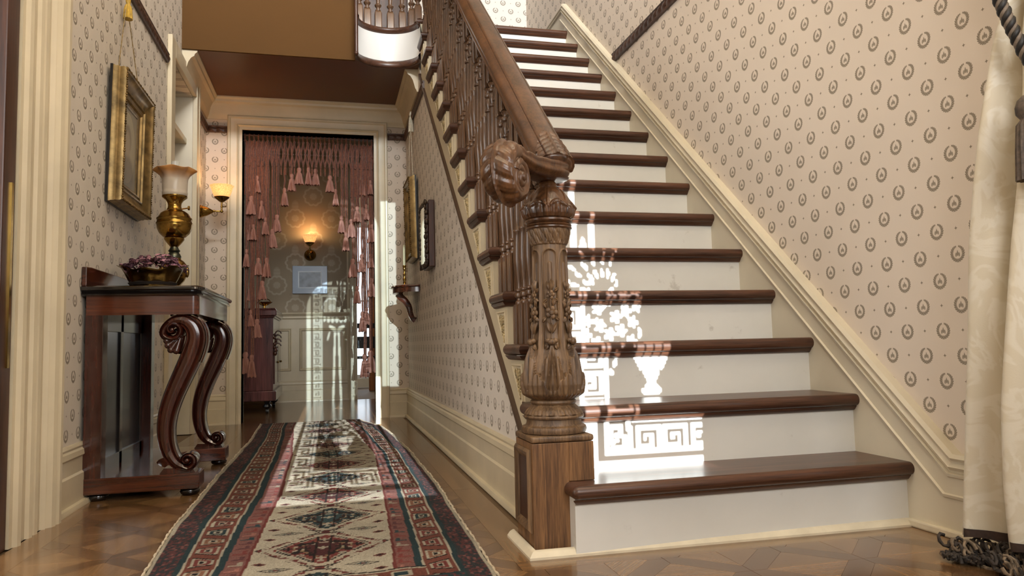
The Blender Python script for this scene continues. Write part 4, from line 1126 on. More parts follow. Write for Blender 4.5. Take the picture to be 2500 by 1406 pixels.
# carved mirror
mir = thing('wall_mirror', 'small mirror in dark carved leafy frame on the stair wall', 'mirror', (XS, 4.29, .98))
M['carvdark'] = plain('dark_carved_walnut', (62, 46, 32), .45, var=.3, nscale=40)
y0m, z0m, Wm, Hm = 4.155, .985, .27, .385
b = MB(); b.box(XS-.036, XS-.002, y0m, y0m+Wm, z0m, z0m+Hm); b.box(XS-.055, XS-.036, y0m+.016, y0m+Wm-.016, z0m+.016, z0m+Hm-.016); b.build('frame', M['brass_old'] if 0 else M['darkwood'], mir, smooth=0, bevel=.004)
b = MB()
for k in range(46):
    s = k/46*2*(Wm+Hm)
    if s < Wm: u, v = s, 0
    elif s < Wm+Hm: u, v = Wm, s-Wm
    elif s < 2*Wm+Hm: u, v = 2*Wm+Hm-s, Hm
    else: u, v = 0, 2*(Wm+Hm)-s
    iu = .014 if u == 0 else (-.014 if u == Wm else 0); iv = .014 if v == 0 else (-.014 if v == Hm else 0)
    r = .011+.004*math.sin(k*2.4)
    b.ball((XS-.050+.003*math.sin(k*3.1), y0m+u+iu, z0m+v+iv), r, 8, (.8, 1, 1.15))
    b.tube([(XS-.056, y0m+u+iu+.014*math.cos(a+k)*(1-a/8), z0m+v+iv+.016*math.sin(a+k)*(1-a/8)) for a in np.linspace(0, 5, 9)], .0035, 5)
b.build('carved_leafwork', M['carvdark'], mir, smooth=70)
m, nt, p = newmat('mirror_silver'); p.inputs['Metallic'].default_value = 1; p.inputs['Roughness'].default_value = .03; p.inputs['Base Color'].default_value = (.92, .93, .93, 1); M['mirror'] = m
b = MB(); b.add([(XS-.056, y0m+.022, z0m+.022), (XS-.056, y0m+Wm-.022, z0m+.022), (XS-.056, y0m+Wm-.022, z0m+Hm-.022), (XS-.056, y0m+.022, z0m+Hm-.022)], [(0, 1, 2, 3)]); b.build('glass', M['mirror'], mir, smooth=0, recalc=False)
# corbel shelf and candlestick
sh = thing('bracket_shelf', 'small mahogany bow front bracket shelf on wall below the mirror', 'shelf', (XS, 5.12, .70))
o_ = []
for a in np.linspace(-math.pi/2, math.pi/2, 17): o_.append((XS-.16*max(0, math.cos(a))**.7-.004, 5.12+.20*math.sin(a)))
o_ = [(XS-.002, 4.92)]+o_+[(XS-.002, 5.32)]
b = MB()
def outl(f, z): c = np.array([XS-.002, 5.12]); return [(c[0]+(x-c[0])*f, c[1]+(y-c[1])*f, z) for x, y in o_]
b.grid(np.array([outl(1.0, .898), outl(1.0, .930), outl(1.06, .932), outl(1.08, .938), outl(1.06, .946), outl(1.04, .948)]), wrap_v=True); n = len(o_); b.f += [tuple(range(n)), tuple(range(5*n, 6*n))]
b.build('top', M['mahog_x'], sh, smooth=35)
pts = catmull([(XS-.125, .896), (XS-.110, .872), (XS-.080, .845), (XS-.055, .805), (XS-.045, .760), (XS-.030, .725), (XS-.012, .712)], 6)
T = np.gradient(pts, axis=0); T /= np.linalg.norm(T, axis=1)[:, None]; N = np.stack([-T[:, 1], T[:, 0]], 1); wd = np.interp(np.linspace(0, 1, len(pts)), [0, .3, .8, 1], [.026, .022, .016, .020])
P = [[(p[0]+n_[0]*a*w, 5.12+q*.022, p[1]+n_[1]*a*w) for a, q in ((-1, -.8), (-1, .8), (-.6, 1), (.6, 1), (1, .8), (1, -.8), (.6, -1), (-.6, -1))] for p, n_, w in zip(pts, N, wd)]
b = MB(); b.grid(np.array(P), wrap_v=True); b.f += [tuple(range(8)), tuple(range((len(P)-1)*8, len(P)*8))]; b.build('scroll_bracket', M['mahog_x'], sh, smooth=45)
cs = thing('candlestick', 'slim brass candlestick holding an ivory candle on the bracket shelf', 'candlestick', (.510, 5.17, .948))
b = MB(); b.lathe([(.030, 0), (.031, .004), (.022, .010), (.010, .016), (.008, .024), (.012, .030), (.008, .036), (.011, .048), (.013, .056), (.008, .066), (.009, .080), (.012, .088), (.007, .096), (.008, .120), (.012, .126), (.010, .136), (.013, .142), (.013, .152), (.009, .152)], (.510, 5.17, .948), 20); b.build('stick', M['brass'], cs, smooth=40)
b = MB(); b.lathe([(.0098, .148), (.0095, .29), (.004, .296)], (.510, 5.17, .948), 16); b.build('candle', plain('ivory_wax', (196, 186, 150), .5), cs, smooth=50)

# ------------------------------------------------------------------ gas wall lights
def etched(name):
    m, nt, p = newmat(name); k = noise(46, 2, .5); e = (k-.5).abs().step(.05, .03)
    tc = nt.nodes.new('ShaderNodeTexCoord'); v = nt.nodes.new('ShaderNodeTexVoronoi'); v.inputs['Scale'].default_value = 48; v.feature = 'DISTANCE_TO_EDGE'; nt.links.new(tc.outputs['Object'], v.inputs[0])
    d = E(v.outputs['Distance']); ring = (d-.16).abs().step(.07, .04)
    c = mixrgb(ring*.5, lin((255, 200, 130)), lin((214, 138, 70)))
    nt.links.new(c, p.inputs['Base Color']); nt.links.new(c, p.inputs['Emission Color']); p.inputs['Emission Strength'].default_value = .55
    p.inputs['Alpha'].default_value = .86; p.inputs['Roughness'].default_value = .3; return m
M['gas_glass'] = etched('etched_gas_shade')
m, nt, p = newmat('glowing_mantle'); p.inputs['Emission Color'].default_value = lin((255, 190, 90)); p.inputs['Emission Strength'].default_value = 9; p.inputs['Base Color'].default_value = (1, .8, .5, 1); M['mantle'] = m
def gas_shade(parent, c, s=1.0):
    th = np.linspace(0, 2*math.pi, 48, endpoint=False); rows = []
    for r, z in ((.026, 0), (.044, .012), (.058, .034), (.066, .060), (.073, .082), (.079, .093), (.077, .094), (.064, .062), (.056, .036), (.042, .015), (.024, .004)):
        rr = r*s*(1+.03*np.cos(th*12)*(z > .08)); rows.append(np.stack([c[0]+rr*np.cos(th), c[1]+rr*np.sin(th), c[2]+z*s+th*0], -1))
    b = MB(); b.grid(np.array(rows), wrap_v=True); b.build('glass_shade', M['gas_glass'], parent, smooth=70)
    b = MB(); b.lathe([(.012*s, -.022*s), (.022*s, -.014*s), (.034*s, -.004*s), (.046*s, .006*s), (.050*s, .014*s), (.047*s, .014*s), (.03*s, .002*s), (.01*s, -.01*s)], c, 16); b.build('gallery', M['brass_old'], parent, smooth=50)
    b = MB(); b.ball((c[0], c[1], c[2]+.042*s), .013*s, 10, (1, 1, 1.4)); b.build('mantle', M['mantle'], parent, smooth=80)
s1 = thing('wall_sconce', 'lit brass gas sconce with etched glass shade beside the recess', 'sconce', (XL, 5.36, 1.49))
b = MB(); b.lathe([(.050, 0), (.052, .006), (.046, .012), (.047, .018), (.043, .023), (.044, .029), (.040, .034), (.041, .040), (.037, .046), (.032, .062), (.022, .082), (.012, .098), (.008, .104)], (XL, 5.36, 1.49), 28, axis='x'); b.build('backplate', M['brass_mid'], s1, smooth=40)
b = MB(); b.tube([(XL+.10, 5.36, 1.492), (XL+.158, 5.36, 1.492), (XL+.160, 5.36, 1.50), (XL+.160, 5.36, 1.555)], .006, 10); b.ball((XL+.16, 5.36, 1.492), .011, 10); b.ball((XL+.11, 5.36, 1.492), .010, 8); b.ball((XL+.16, 5.36, 1.525), .009, 8); b.tube([(XL+.16, 5.36, 1.525), (XL+.185, 5.35, 1.525)], .003, 6); b.ball((XL+.188, 5.35, 1.525), .007, 8, (.5, 1, 1)); b.build('gas_arm', M['brass_mid'], s1, smooth=60)
gas_shade(s1, (XL+.160, 5.36, 1.578))
light('sconce_glow', 'POINT', (XL+.160, 5.36, 1.675), 2.2, (1.0, .62, .28), .03)
s2 = thing('wall_sconce', 'lit brass gas sconce on damask wall above the small picture', 'sconce', (-.193, YB, 1.49))
b = MB(); b.lathe([(.056, 0), (.058, .008), (.050, .022), (.034, .036), (.014, .046), (.006, .05)], (0, 0, 0), 28, axis='y'); b.xform(lambda v: np.stack([v[:, 0]-.193, YB-v[:, 1], v[:, 2]+1.49], 1)); b.build('backplate', M['brass_old'], s2, smooth=40)
b = MB(); b.tube([(-.193, YB-.04, 1.49), (-.193, YB-.12, 1.49), (-.193, YB-.125, 1.50), (-.193, YB-.125, 1.57)], .007, 10); b.ball((-.193, YB-.125, 1.53), .012, 8); b.ball((-.193, YB-.125, 1.49), .013, 8); b.build('gas_arm', M['brass_old'], s2, smooth=60)
gas_shade(s2, (-.193, YB-.125, 1.590), .95)
light('sconce_glow', 'POINT', (-.193, YB-.125, 1.70), 2.0, (1.0, .62, .28), .03)

# ------------------------------------------------------------------ back room: sideboard, framed print, silver
sb = thing('sideboard', 'dark mahogany sideboard on castors standing in the room beyond the doorway', 'sideboard', (-.80, 6.95, 0))
M['sb'] = wood('sideboard_mahogany', (52, 22, 20), (98, 54, 50), 'z', .22, scale=.5, coat=.5)
b = MB(); b.box(-1.40, -.462, 6.50, 7.32, .19, .80); b.build('body', M['sb'], sb, smooth=0, bevel=.004)
b = MB(); b.box(-1.43, -.432, 6.46, 7.35, .815, .865); b.box(-1.41, -.448, 6.48, 7.34, .80, .815); b.box(-1.42, -.44, 6.48, 7.34, .865, .88); b.build('top', M['sb'], sb, smooth=0, bevel=.007)
b = MB(); b.box(-1.42, -.438, 6.48, 7.34, .105, .19); b.build('base', M['sb'], sb, smooth=0, bevel=.008)
for yy in (6.56, 6.96):
    b = MB(); b.box(-.462, -.452, yy, yy+.34, .24, .56); d_ = b.build('door', M['sb'], sb, smooth=0, bevel=.003)
    b = MB(); b.ball((-.446, yy+.30, .42), .010, 8); b.build('handle', M['brass_old'], d_, smooth=80)
b = MB()
for i in range(7): b.ball((-.448+.006*math.sin(i*2), 6.53+.006*math.cos(i*3), .50+.026*i), .020-.0012*i, 8, (.9, 1, 1.1))
for i in range(4): b.tube([(-.43+.03*math.cos(a)*(1-a/7), 6.53+.01*i, .56+.035*i+.03*math.sin(a)*(1-a/7)) for a in np.linspace(0, 5.5, 12)], .006, 6)
b.build('carved_mount', M['darkwood'], sb, smooth=70)
for x, y in ((-.51, 6.53), (-.51, 7.28), (-1.36, 6.53), (-1.36, 7.28)):
    b = MB(); b.lathe([(.030, .105), (.026, .095), (.020, .085), (.034, .070), (.036, .058), (.024, .045), (.02, .04)], (x, y, 0), 16); b.lathe([(.001, -.012), (.020, -.012), (.022, 0), (.020, .012), (.001, .012)], (x, y, .0215), 14, axis='x'); b.build('castor_foot', M['black'], sb, smooth=40)
tr = thing('serving_dish', 'small brass dish on top of the dark sideboard', 'dish', (-.55, 6.72, .88))
b = MB(); b.lathe([(.03, 0), (.032, .006), (.012, .014), (.012, .03), (.05, .05), (.068, .062), (.066, .064), (.04, .05), (.004, .04)], (-.55, 6.72, .88), 28); b.build('bowl', M['brass'], tr, smooth=50)
b = MB(); b.tube([(-.55+.05*math.cos(a), 6.72, .94+.035*math.sin(a)) for a in np.linspace(0, math.pi, 12)], .004, 6); b.build('handle', M['brass'], tr, smooth=60)
fp = thing('framed_print', 'small blue grey framed print with pale border on damask wall', 'picture', (-.195, YB, 1.09))
x0, x1, z0, z1 = -.367, -.023, 1.092, 1.377
M['bluegrey'] = plain('blue_grey_mat_board', (150, 164, 182), .22, var=.06); M['pale'] = plain('pale_border', (224, 232, 238), .4)
b = MB(); b.box(x0, x1, YB-.022, YB-.002, z0, z1); b.build('mat', M['bluegrey'], fp, smooth=0, bevel=.003)
b = MB()
for q in ((x0+.055, x1-.055, z0+.055, z0+.066), (x0+.055, x1-.055, z1-.066, z1-.055), (x0+.055, x0+.066, z0+.066, z1-.066), (x1-.066, x1-.055, z0+.066, z1-.066)): b.box(q[0], q[1], YB-.0235, YB-.021, q[2], q[3])
b.build('border', M['pale'], fp, smooth=0)
b = MB(); b.box(x0+.066, x1-.066, YB-.0228, YB-.0222, z0+.066, z1-.066); b.build('print', plain('grey_landscape_print', (118, 128, 140), .25, var=.25, nscale=16), fp, smooth=0)
# sun room: window frame, honey wood door, black chair
b = MB(); b.box(.30, .62, 10.02, 10.06, .10, .17); b.box(.30, .62, 10.02, 10.06, 2.14, 2.2); b.box(.30, .34, 10.02, 10.06, .1, 2.2); b.box(.58, .62, 10.02, 10.06, .1, 2.2); b.box(.452, .47, 10.02, 10.06, .1, 2.2)
for z in (.62, 1.14, 1.66): b.box(.3, .62, 10.03, 10.05, z, z+.02)
struct('window_1', b, M['white'], smooth=0, bevel=.003)
dr = thing('folding_screen', 'honey coloured wooden post standing in the sunlit far room', 'post', (.50, 9.05, 0))
b = MB(); b.box(.47, .58, 9.2, 9.30, 0, 2.02); b.build('post', M['pine'], dr, smooth=0, bevel=.006)
b = MB(); b.box(.465, .585, 9.195, 9.305, 0, .18); b.box(.465, .585, 9.195, 9.305, 1.98, 2.05); b.build('band', M['pine'], dr, smooth=0, bevel=.006)
dr.name = 'wooden_post'
ch = thing('rocking_chair', 'black rocking chair silhouetted against the far room window', 'chair', (.42, 8.75, 0))
CX = .40
b = MB(); b.box(CX-.18, CX+.20, 8.62, 8.98, .40, .43); b.build('seat', M['black'], ch, smooth=0, bevel=.008)
for s_ in (-.16, .18):
    b = MB(); b.tube([(CX+s_, 8.50+t*.62, .022+.10*(t-.5)**2*1.6) for t in np.linspace(0, 1, 12)], .016, 8); b.build('rocker', M['black'], ch, smooth=60)
    for yy in (8.66, 8.94):
        b = MB(); b.lathe([(.012, .03), (.018, .10), (.012, .14), (.02, .22), (.014, .30), (.016, .405)], (CX+s_, yy, 0), 10); b.build('leg', M['black'], ch, smooth=50)
    b = MB(); b.tube([(CX+s_, 8.66, .40), (CX+s_, 8.64, .60), (CX+s_, 8.80, .63), (CX+s_, 8.98, .62)], .013, 8); b.build('arm', M['black'], ch, smooth=60)
    b = MB(); b.tube([(CX+s_*.95, 8.96, .42), (CX+s_*.95, 9.02, .80)], .014, 8); b.build('back_post', M['black'], ch, smooth=60)
b = MB(); b.box(CX-.17, CX+.19, 9.0, 9.03, .52, .66); b.box(CX-.17, CX+.19, 9.01, 9.04, .76, .82); b.build('backrest', M['black'], ch, smooth=0, bevel=.006)

# ------------------------------------------------------------------ knotted tassel portiere in the doorway
por = thing('tassel_portiere', 'dusty pink knotted chenille portiere with hanging tassels in the far doorway', 'curtain', (-.144, 5.785, 2.15))
def chenille():
    m, nt, p = newmat('dusty_pink_chenille'); k = noise(90, 3, .6); nt.links.new(ramp(k, [(.3, lin((86, 44, 27))), (.7, lin((132, 76, 52)))]), p.inputs['Base Color']); p.inputs['Roughness'].default_value = .85
    p.inputs['Sheen Weight'].default_value = .35; bump(p, noise(400, 2), .4, .002); return m
def silk():
    m, nt, p = newmat('tassel_pink_silk'); k = noise(70, 3, .6, stretch=(1, 1, .06)); nt.links.new(ramp(k, [(.3, lin((116, 70, 56))), (.7, lin((176, 126, 110)))]), p.inputs['Base Color']); p.inputs['Roughness'].default_value = .7
    bump(p, k, .6, .004); return m
M['chen'] = chenille(); M['silk'] = silk()
TAS = [(-.223, 1.899, .107), (-.154, 1.906, .112), (-.102, 1.903, .107), (-.276, 1.851, .111), (-.33, 1.743, .115), (.006, 1.846, .108), (.048, 1.744, .108), (-.387, 1.539, .11), (.092, 1.535, .112), (-.531, 1.833, .11), (-.569, 1.668, .118), (-.496, 1.638, .118), (-.419, 1.425, .118), (-.466, 1.515, .114), (.248, 1.83, .109), (.21, 1.612, .103), (.278, 1.632, .104), (.168, 1.513, .121), (.123, 1.405, .121), (.175, 1.201, .12), (.243, 1.234, .116), (.318, 1.473, .122), (.32, 1.629, .094), (-.602, 1.269, .112), (-.521, 1.207, .108), (-.457, 1.202, .122), (.312, 1.248, .093), (-.587, 1.822, .091), (.312, 1.823, .095), (-.581, 1.459, .099), (-.551, 1.459, .1), (-.491, 1.031, .117), (-.571, 1.014, .107), (-.57, .817, .102), (-.528, .746, .115), (-.561, .476, .136), (-.607, .499, .132), (.206, .992, .111), (.315, 1.048, .121), (.272, .826, .111), (.245, .789, .129), (.305, .485, .137), (.26, .459, .146)]
b = MB(); b.tube([(dx0, 5.785, 2.155), (dx1, 5.785, 2.155)], .008, 10); b.build('rod', M['darkwood'], por, smooth=60)
tb = MB(); th = np.linspace(0, 2*math.pi, 60, endpoint=False); rows = []
for i, (r, z) in enumerate(((.006, .030), (.014, .026), (.019, .014), (.019, .002), (.013, -.010), (.020, -.016), (.021, -.024), (.026, -.055), (.031, -.085), (.036, -.113), (.030, -.111), (.004, -.105))):
    f = 1+(.10*np.sin(th*15) if i > 5 else 0*th); rows.append(np.stack([r*f*np.cos(th), r*f*np.sin(th)*.75, z+th*0+(.004*np.sin(th*7) if i > 8 else 0)], -1))
tb.grid(np.array(rows), wrap_v=True); tm_ = tb.mesh('tassel', M['silk'], smooth=75)
ys = {}
for i, (x, z, L) in enumerate(TAS):
    y = 5.785+((i*7) % 5-2)*.009; s_ = L/.118
    inst(tm_, 'tassel', por, (x, y, z-.012), (0, 0, i*1.3), (s_, s_, s_))
    b = MB(); n = 26; zt = 2.10
    P = [(x+.0025*math.sin(k*.8+i), y+(5.785-y)*(k/n)**3, z+.01+(zt-z)*k/n) for k in range(n+1)]
    b.tube(P, [.0062*(1+.12*math.sin(k*2.1)) for k in range(n+1)], 7); b.build('strand', M['chen'], por, smooth=60)
    if L < .2 and z < 1.7:
        b = MB(); b.tube([(p[0]+.013, p[1]+.008, p[2]) for p in P], .0055, 6); b.build('strand', M['chen'], por, smooth=60)
# knotted heading: three tiers of diamonds
cols = 30; xs = np.linspace(dx0+.012, dx1-.012, cols)
tiers = [(2.158, 2.12), (2.112, 2.022), (2.016, 1.922)]
for j in range(cols):
    b = MB(); b.tube([(xs[j], 5.785, 2.163), (xs[j]-.003, 5.777, 2.14), (xs[j], 5.785, 2.112)], .0062, 6)
    for ti, (za, zb) in enumerate(((2.112, 2.018), (2.018, 1.92))):
        off = ti % 2
        for sgn in (-1, 1):
            j2 = j+sgn*.5; 
            xa = xs[j] if not off else xs[j]+(xs[1]-xs[0])/2; xb = xa+sgn*(xs[1]-xs[0])/2
            if xb < dx0 or xb > dx1: continue
            b.tube([(xa+(xb-xa)*(.5-.5*math.cos(math.pi*t)), 5.785+.006*sgn, za+(zb-za)*t) for t in np.linspace(0, 1, 8)], .0068, 6)
        b.ball((xs[j] if not off else min(dx1-.01, xs[j]+(xs[1]-xs[0])/2), 5.783, za), .0105, 8)
    b.tube([(xs[j], 5.79, 1.925), (xs[j], 5.792, 1.86 if abs(xs[j]+.14) < .22 else 1.70)], .006, 6)
    b.build('knotted_strand', M['chen'], por, smooth=60)
# ------------------------------------------------------------------ hall runner
def ccol(c): return np.array(lin(c)[:3])
CR, RED, TEAL, DK, RUST, PINK, GOLD = [ccol(c) for c in ((196, 182, 154), (138, 54, 44), (42, 66, 70), (44, 32, 30), (132, 66, 46), (150, 92, 82), (178, 148, 96))]
def rug_color(a, t, x):
    """a: 0..1 across, t metres along from the near end, x metres from the field centre"""
    n = a.size; c = np.tile(CR, (n, 1)); h = lambda u, v, k: np.sin(u*127.1+v*311.7+k*74.7)*43758.5453 % 1.0
    cell = lambda u, s: np.floor(u/s)
    m = np.minimum(a/.285, (1-a)/.265); side = a < .5      # 0 edge .. 1 field
    spk = h(cell(a, .008), cell(t, .012), 1)
    def put(mask, col): c[mask] = col
    ob = (m > .04) & (m <= .27); put(ob, ccol((106, 56, 54))); put(ob & (spk > .45), ccol((58, 60, 62))); put(ob & (spk < .10), ccol((140, 80, 74)))
    put((m > .27) & (m <= .33), TEAL); put((m > .33) & (m <= .355), CR*.9)
    mb = (m > .355) & (m <= .66); mm = (m-.355)/.305; put(mb, RUST)
    ph = (t/.105) % 1.0; up = cell(t, .105) % 2 == 0; w = np.where(up, .18+.26*mm, .44-.26*mm); d = np.abs(ph-.5)
    trap = mb & (d < w) & (mm > .12) & (mm < .88)
    colsel = h(cell(t, .105), 0*t, 2)
    put(trap, CR*.9)
    t2 = mb & (d < w-.07) & (mm > .22) & (mm < .78)
    for k, cc in enumerate((RED, TEAL, ccol((150, 96, 64)), ccol((120, 56, 46)))): put(t2 & (np.floor(colsel*4) == k), cc)
    put(mb & (d < w-.17) & (mm > .36) & (mm < .64), CR*.85)
    put(mb & (d < w-.22) & (mm > .42) & (mm < .58), DK)
    put(mb & (np.abs(d-w) < .035) & (mm > .1) & (mm < .9), DK)
    put((m > .66) & (m <= .685), CR*.9); put((m > .685) & (m <= .765), TEAL)
    ib = (m > .765) & (m <= .965); im = (m-.765)/.2; put(ib, PINK*.9)
    seg = cell(t, .05); pt = (t/.05) % 1; hs = h(seg, np.where(side, 0., 5.), 3)
    L1 = ib & (((pt > .15) & (pt < .35) & (im > .15) & (im < .9)) | ((im > .6) & (im < .85) & (pt > .15) & (pt < .8)))
    for k, cc in enumerate((RED*1.1, TEAL*1.3, CR*.75, ccol((110, 60, 60)), ccol((176, 110, 90)))): put(L1 & (np.floor(hs*5) == k), cc)
    put(ib & (pt < .06), RUST)
    put((m > .965) & (m <= 1.0), RED*.8)
    # cream field with stepped diamonds
    f = m > 1.0
    per = .357; q = (t-.43)/per; ci = np.round(q); dy = (q-ci)*per; ax = np.abs(x)
    st = lambda u, s: np.floor(u/s)*s
    dd = st(ax, .008)/.158+st(np.abs(dy), .010)/.172
    put(f & (dd < 1.02) & (dd > .93), RED*.75)
    put(f & (dd < 1.10) & (dd > 1.04) & (np.floor((ax+np.abs(dy))/.012) % 2 == 0), DK*1.4)
    isred = (ci % 2 == 0)
    core = f & (dd < .80); put(core & isred, RED); put(core & ~isred, TEAL)
    put(f & (dd < .80) & (dd > .76), DK)
    hook = (np.floor(np.abs(dy)/.014) % 2 == 0) & (dd > .86) & (dd < .98); put(f & hook, CR*.9)
    put(f & (dd < .74) & (dd > .70), np.where(True, CR*.8, CR)); put(f & (dd < .46) & (dd > .42), GOLD*.8)
    put(f & (dd < .42), np.where(isred[:, None], ccol((92, 40, 40)), ccol((52, 78, 82)))[f & (dd < .42)])
    put(f & (dd < .70) & (h(cell(ax, .016), cell(dy+9, .018), 8) < .16), DK*1.3); put(f & (dd < .68) & (h(cell(ax, .011), cell(dy+9, .013), 9) < .10), CR*.8); put(f & (dd < .68) & (h(cell(ax, .013), cell(dy+9, .015), 12) < .09), RUST*1.2)
    for (px, py) in ((0, 0), (.045, 0), (.09, 0), (.03, .055), (.03, -.055), (0, .09), (0, -.09), (.062, .035), (.062, -.035)):
        e = np.maximum(np.minimum(np.abs(ax-px)/.004, np.abs(dy-py)/.005), np.maximum(np.abs(ax-px)/.014, np.abs(dy-py)/.017))
        put(core & (e < 1), CR*.85 if px == 0 else DK*1.2)
    put(core & (np.abs(ax-.018) < .003) & (np.abs(dy) < .12), DK)
    # motifs between the diamonds
    q2 = (t-.43-per/2)/per; dy2 = (q2-np.round(q2))*per
    for px in (.105,):
        e = np.abs(ax-px)/.046+np.abs(dy2)/.020; put(f & (e < 1) & (dd > 1.1), DK*1.3); put(f & (e < .75) & (dd > 1.1), CR*.9); put(f & (e < .45) & (dd > 1.1), TEAL*1.2); put(f & (e < .2) & (dd > 1.1), RED)
    for sy in (-.058, .058):
        e = np.abs(ax-.15)/.020+np.abs(dy2-sy)/.014; put(f & (e < 1) & (dd > 1.12), RED*.7); put(f & (e < .5) & (dd > 1.12), DK)
    put(f & (np.abs(ax) < .012) & (np.abs(dy2) < .012), RED*.8); put(f & (ax < .05) & (np.abs(np.abs(dy2)-ax*.45-.008) < .004), DK*1.2)
    # near end border
    put((t < .02), CR); eb = (t >= .02) & (t < .075) & (m > .3); put(eb, ccol((112, 52, 52))); put(eb & (spk > .55), TEAL)
    put((t >= .075) & (t < .085) & (m > .3), TEAL); eb2 = (t >= .085) & (t < .15) & (m > .66); put(eb2, RUST)
    pa = (a/.1) % 1; put(eb2 & (np.abs(pa-.5) < .3) & (t > .095) & (t < .14), CR*.9); put(eb2 & (np.abs(pa-.5) < .2) & (t > .103) & (t < .132), TEAL); put((t >= .15) & (t < .16) & (m > .66), CR*.9); put((t >= .16) & (t < .168) & (m > .66), DK)
    put((m <= .04), CR*.95)
    wear = .86+.24*h(cell(a, .004), cell(t, .006), 5)
    g = c.mean(1, keepdims=True); ab = 1+.10*np.sin(t*9.1)+.06*np.sin(t*23.7+2); return (c*.76+g*.24)*(wear*ab)[:, None]*.72
nu, nv = 240, 900
yy = np.linspace(1.655, 5.60, nv); aa = np.linspace(0, 1, nu)
Lx = np.interp(yy, [1.6, 1.96, 2.44, 3.03, 3.75, 4.52, 5.3, 5.7], [-.425, -.433, -.457, -.463, -.463, -.452, -.470, -.484])
Rx = np.interp(yy, [1.6, 1.7, 2.1, 2.71, 3.2, 3.82, 4.5, 5.06, 5.46, 5.7], [.368, .370, .378, .394, .396, .390, .368, .330, .225, .20])
jit = .0016*np.sin(yy*7)+.0008*np.sin(yy*29+1)
Xg = Lx[None, :]+jit+(Rx-Lx)[None, :]*aa[:, None]; Yg = np.repeat(yy[None, :], nu, 0)
fl = np.interp(yy, [1.6, 1.9, 2.9, 3.9, 5.2, 5.7], [-.204, -.204, -.173, -.183, -.236, -.24]); fr = np.interp(yy, [1.6, 1.86, 2.44, 3.74, 5.15, 5.7], [.147, .147, .176, .213, .145, .1])
# across coordinate remapped so the field edges follow the measured lines
fa = (fl-Lx)/(Rx-Lx); fb = (fr-Lx)/(Rx-Lx)
A = np.empty((nu, nv))
for j in range(nv): A[:, j] = np.interp(aa, [0, fa[j], fb[j], 1], [0, .285, .735, 1])
xc = Xg-((fl+fr)/2)[None, :]; xc = xc*(.36/(fr-fl))[None, :]
Yw = Yg+.010*np.sin(aa*9)[:, None]
Zg = .0055+.0035*np.exp(-((Yg-5.2)/.25)**2)*np.sin(aa*7)[:, None]**2+.0012*np.sin(Yg*21+aa[:, None]*3)
cols_ = rug_color(A.ravel(), (Yg-1.655+.004*np.sin(aa*40)[:, None]).ravel(), xc.ravel())
b = MB(); b.grid(np.stack([Xg, Yw, Zg], -1))
edge = [(i, 0) for i in range(nu)]
rug = tag(b.build('carpet_runner', None, smooth=180, recalc=False), 'long worn Persian runner with cream field and red blue diamonds down the hall', 'rug')
me = rug.data; at = me.color_attributes.new('pattern', 'FLOAT_COLOR', 'POINT'); at.data.foreach_set('color', np.concatenate([cols_, np.ones((len(cols_), 1))], 1).astype(np.float32).ravel())
m, nt, p = newmat('woven_wool'); an = nt.nodes.new('ShaderNodeAttribute'); an.attribute_name = 'pattern'
k = noise(260, 3, .6); nt.links.new(mixrgb(k*.45, an.outputs['Color'], lin((30, 24, 22)), 'MIX') if False else mixrgb(1.0, an.outputs['Color'], ramp(k, [(.3, (.62, .62, .62, 1)), (.7, (1, 1, 1, 1))]), 'MULTIPLY'), p.inputs['Base Color'])
p.inputs['Roughness'].default_value = .95; p.inputs['Specular IOR Level'].default_value = .15; bump(p, noise(500, 2), .5, .003); me.materials.append(m)
# overcast wool edge and the backing
ed = np.concatenate([np.stack([Xg[0], Yw[0], Zg[0]-.001], 1)]); M['wool'] = plain('undyed_wool', (188, 172, 146), .95, var=.2, nscale=40)
ORIGIN[rug] = Vector((0, 0, 0))
for row in (0, nu-1):
    b = MB(); P = np.stack([Xg[row]+(.004 if row else -.004)+.0012*np.sin(yy*31)+.001*np.sin(yy*90), Yw[row], Zg[row]*0+.0045], 1)[::3]
    b.tube(P, [.0036*(1+.35*math.sin(i*1.9)) for i in range(len(P))], 6); b.build('selvedge', M['wool'], rug, smooth=60)
b = MB()
for i in range(0, nu, 3): b.tube([(Xg[i, 0], Yw[i, 0]+.004, .005), (Xg[i, 0]+.006*math.sin(i), Yw[i, 0]-.018, .003), (Xg[i, 0]+.012*math.sin(i*1.7), Yw[i, 0]-.034, .0025)], .0018, 4)
o = b.build('fringe', M['wool'], rug, smooth=60); o['kind'] = 'stuff'

# ------------------------------------------------------------------ tied-back curtain at the right edge
cur = thing('curtain', 'heavy cream brocade curtain tied back with dark rope at the right edge', 'curtain', (1.52, 1.25, 0))
def brocade():
    m, nt, p = newmat('cream_brocade'); k = noise(9, 3, .6, dist=1.2); e = (k-.5).abs().step(.05, .03)
    c = mixrgb(e*.5, lin((222, 210, 186)), lin((238, 230, 214)))
    nt.links.new(c, p.inputs['Base Color']); nt.links.new((e*-.2+.55).s, p.inputs['Roughness']); p.inputs['Sheen Weight'].default_value = .2
    f = noise(300, 2); bump(p, f, .25, .001)
    tr = nt.nodes.new('ShaderNodeBsdfTranslucent'); nt.links.new(c, tr.inputs[0]); mx = nt.nodes.new('ShaderNodeMixShader'); mx.inputs[0].default_value = .18
    out = nt.nodes['Material Output']; nt.links.new(p.outputs[0], mx.inputs[1]); nt.links.new(tr.outputs[0], mx.inputs[2]); nt.links.new(mx.outputs[0], out.inputs[0]); return m
M['brocade'] = brocade()
zs = np.linspace(.050, 1.75, 60); ts = np.linspace(0, 1, 160); P = np.zeros((60, 160, 3))
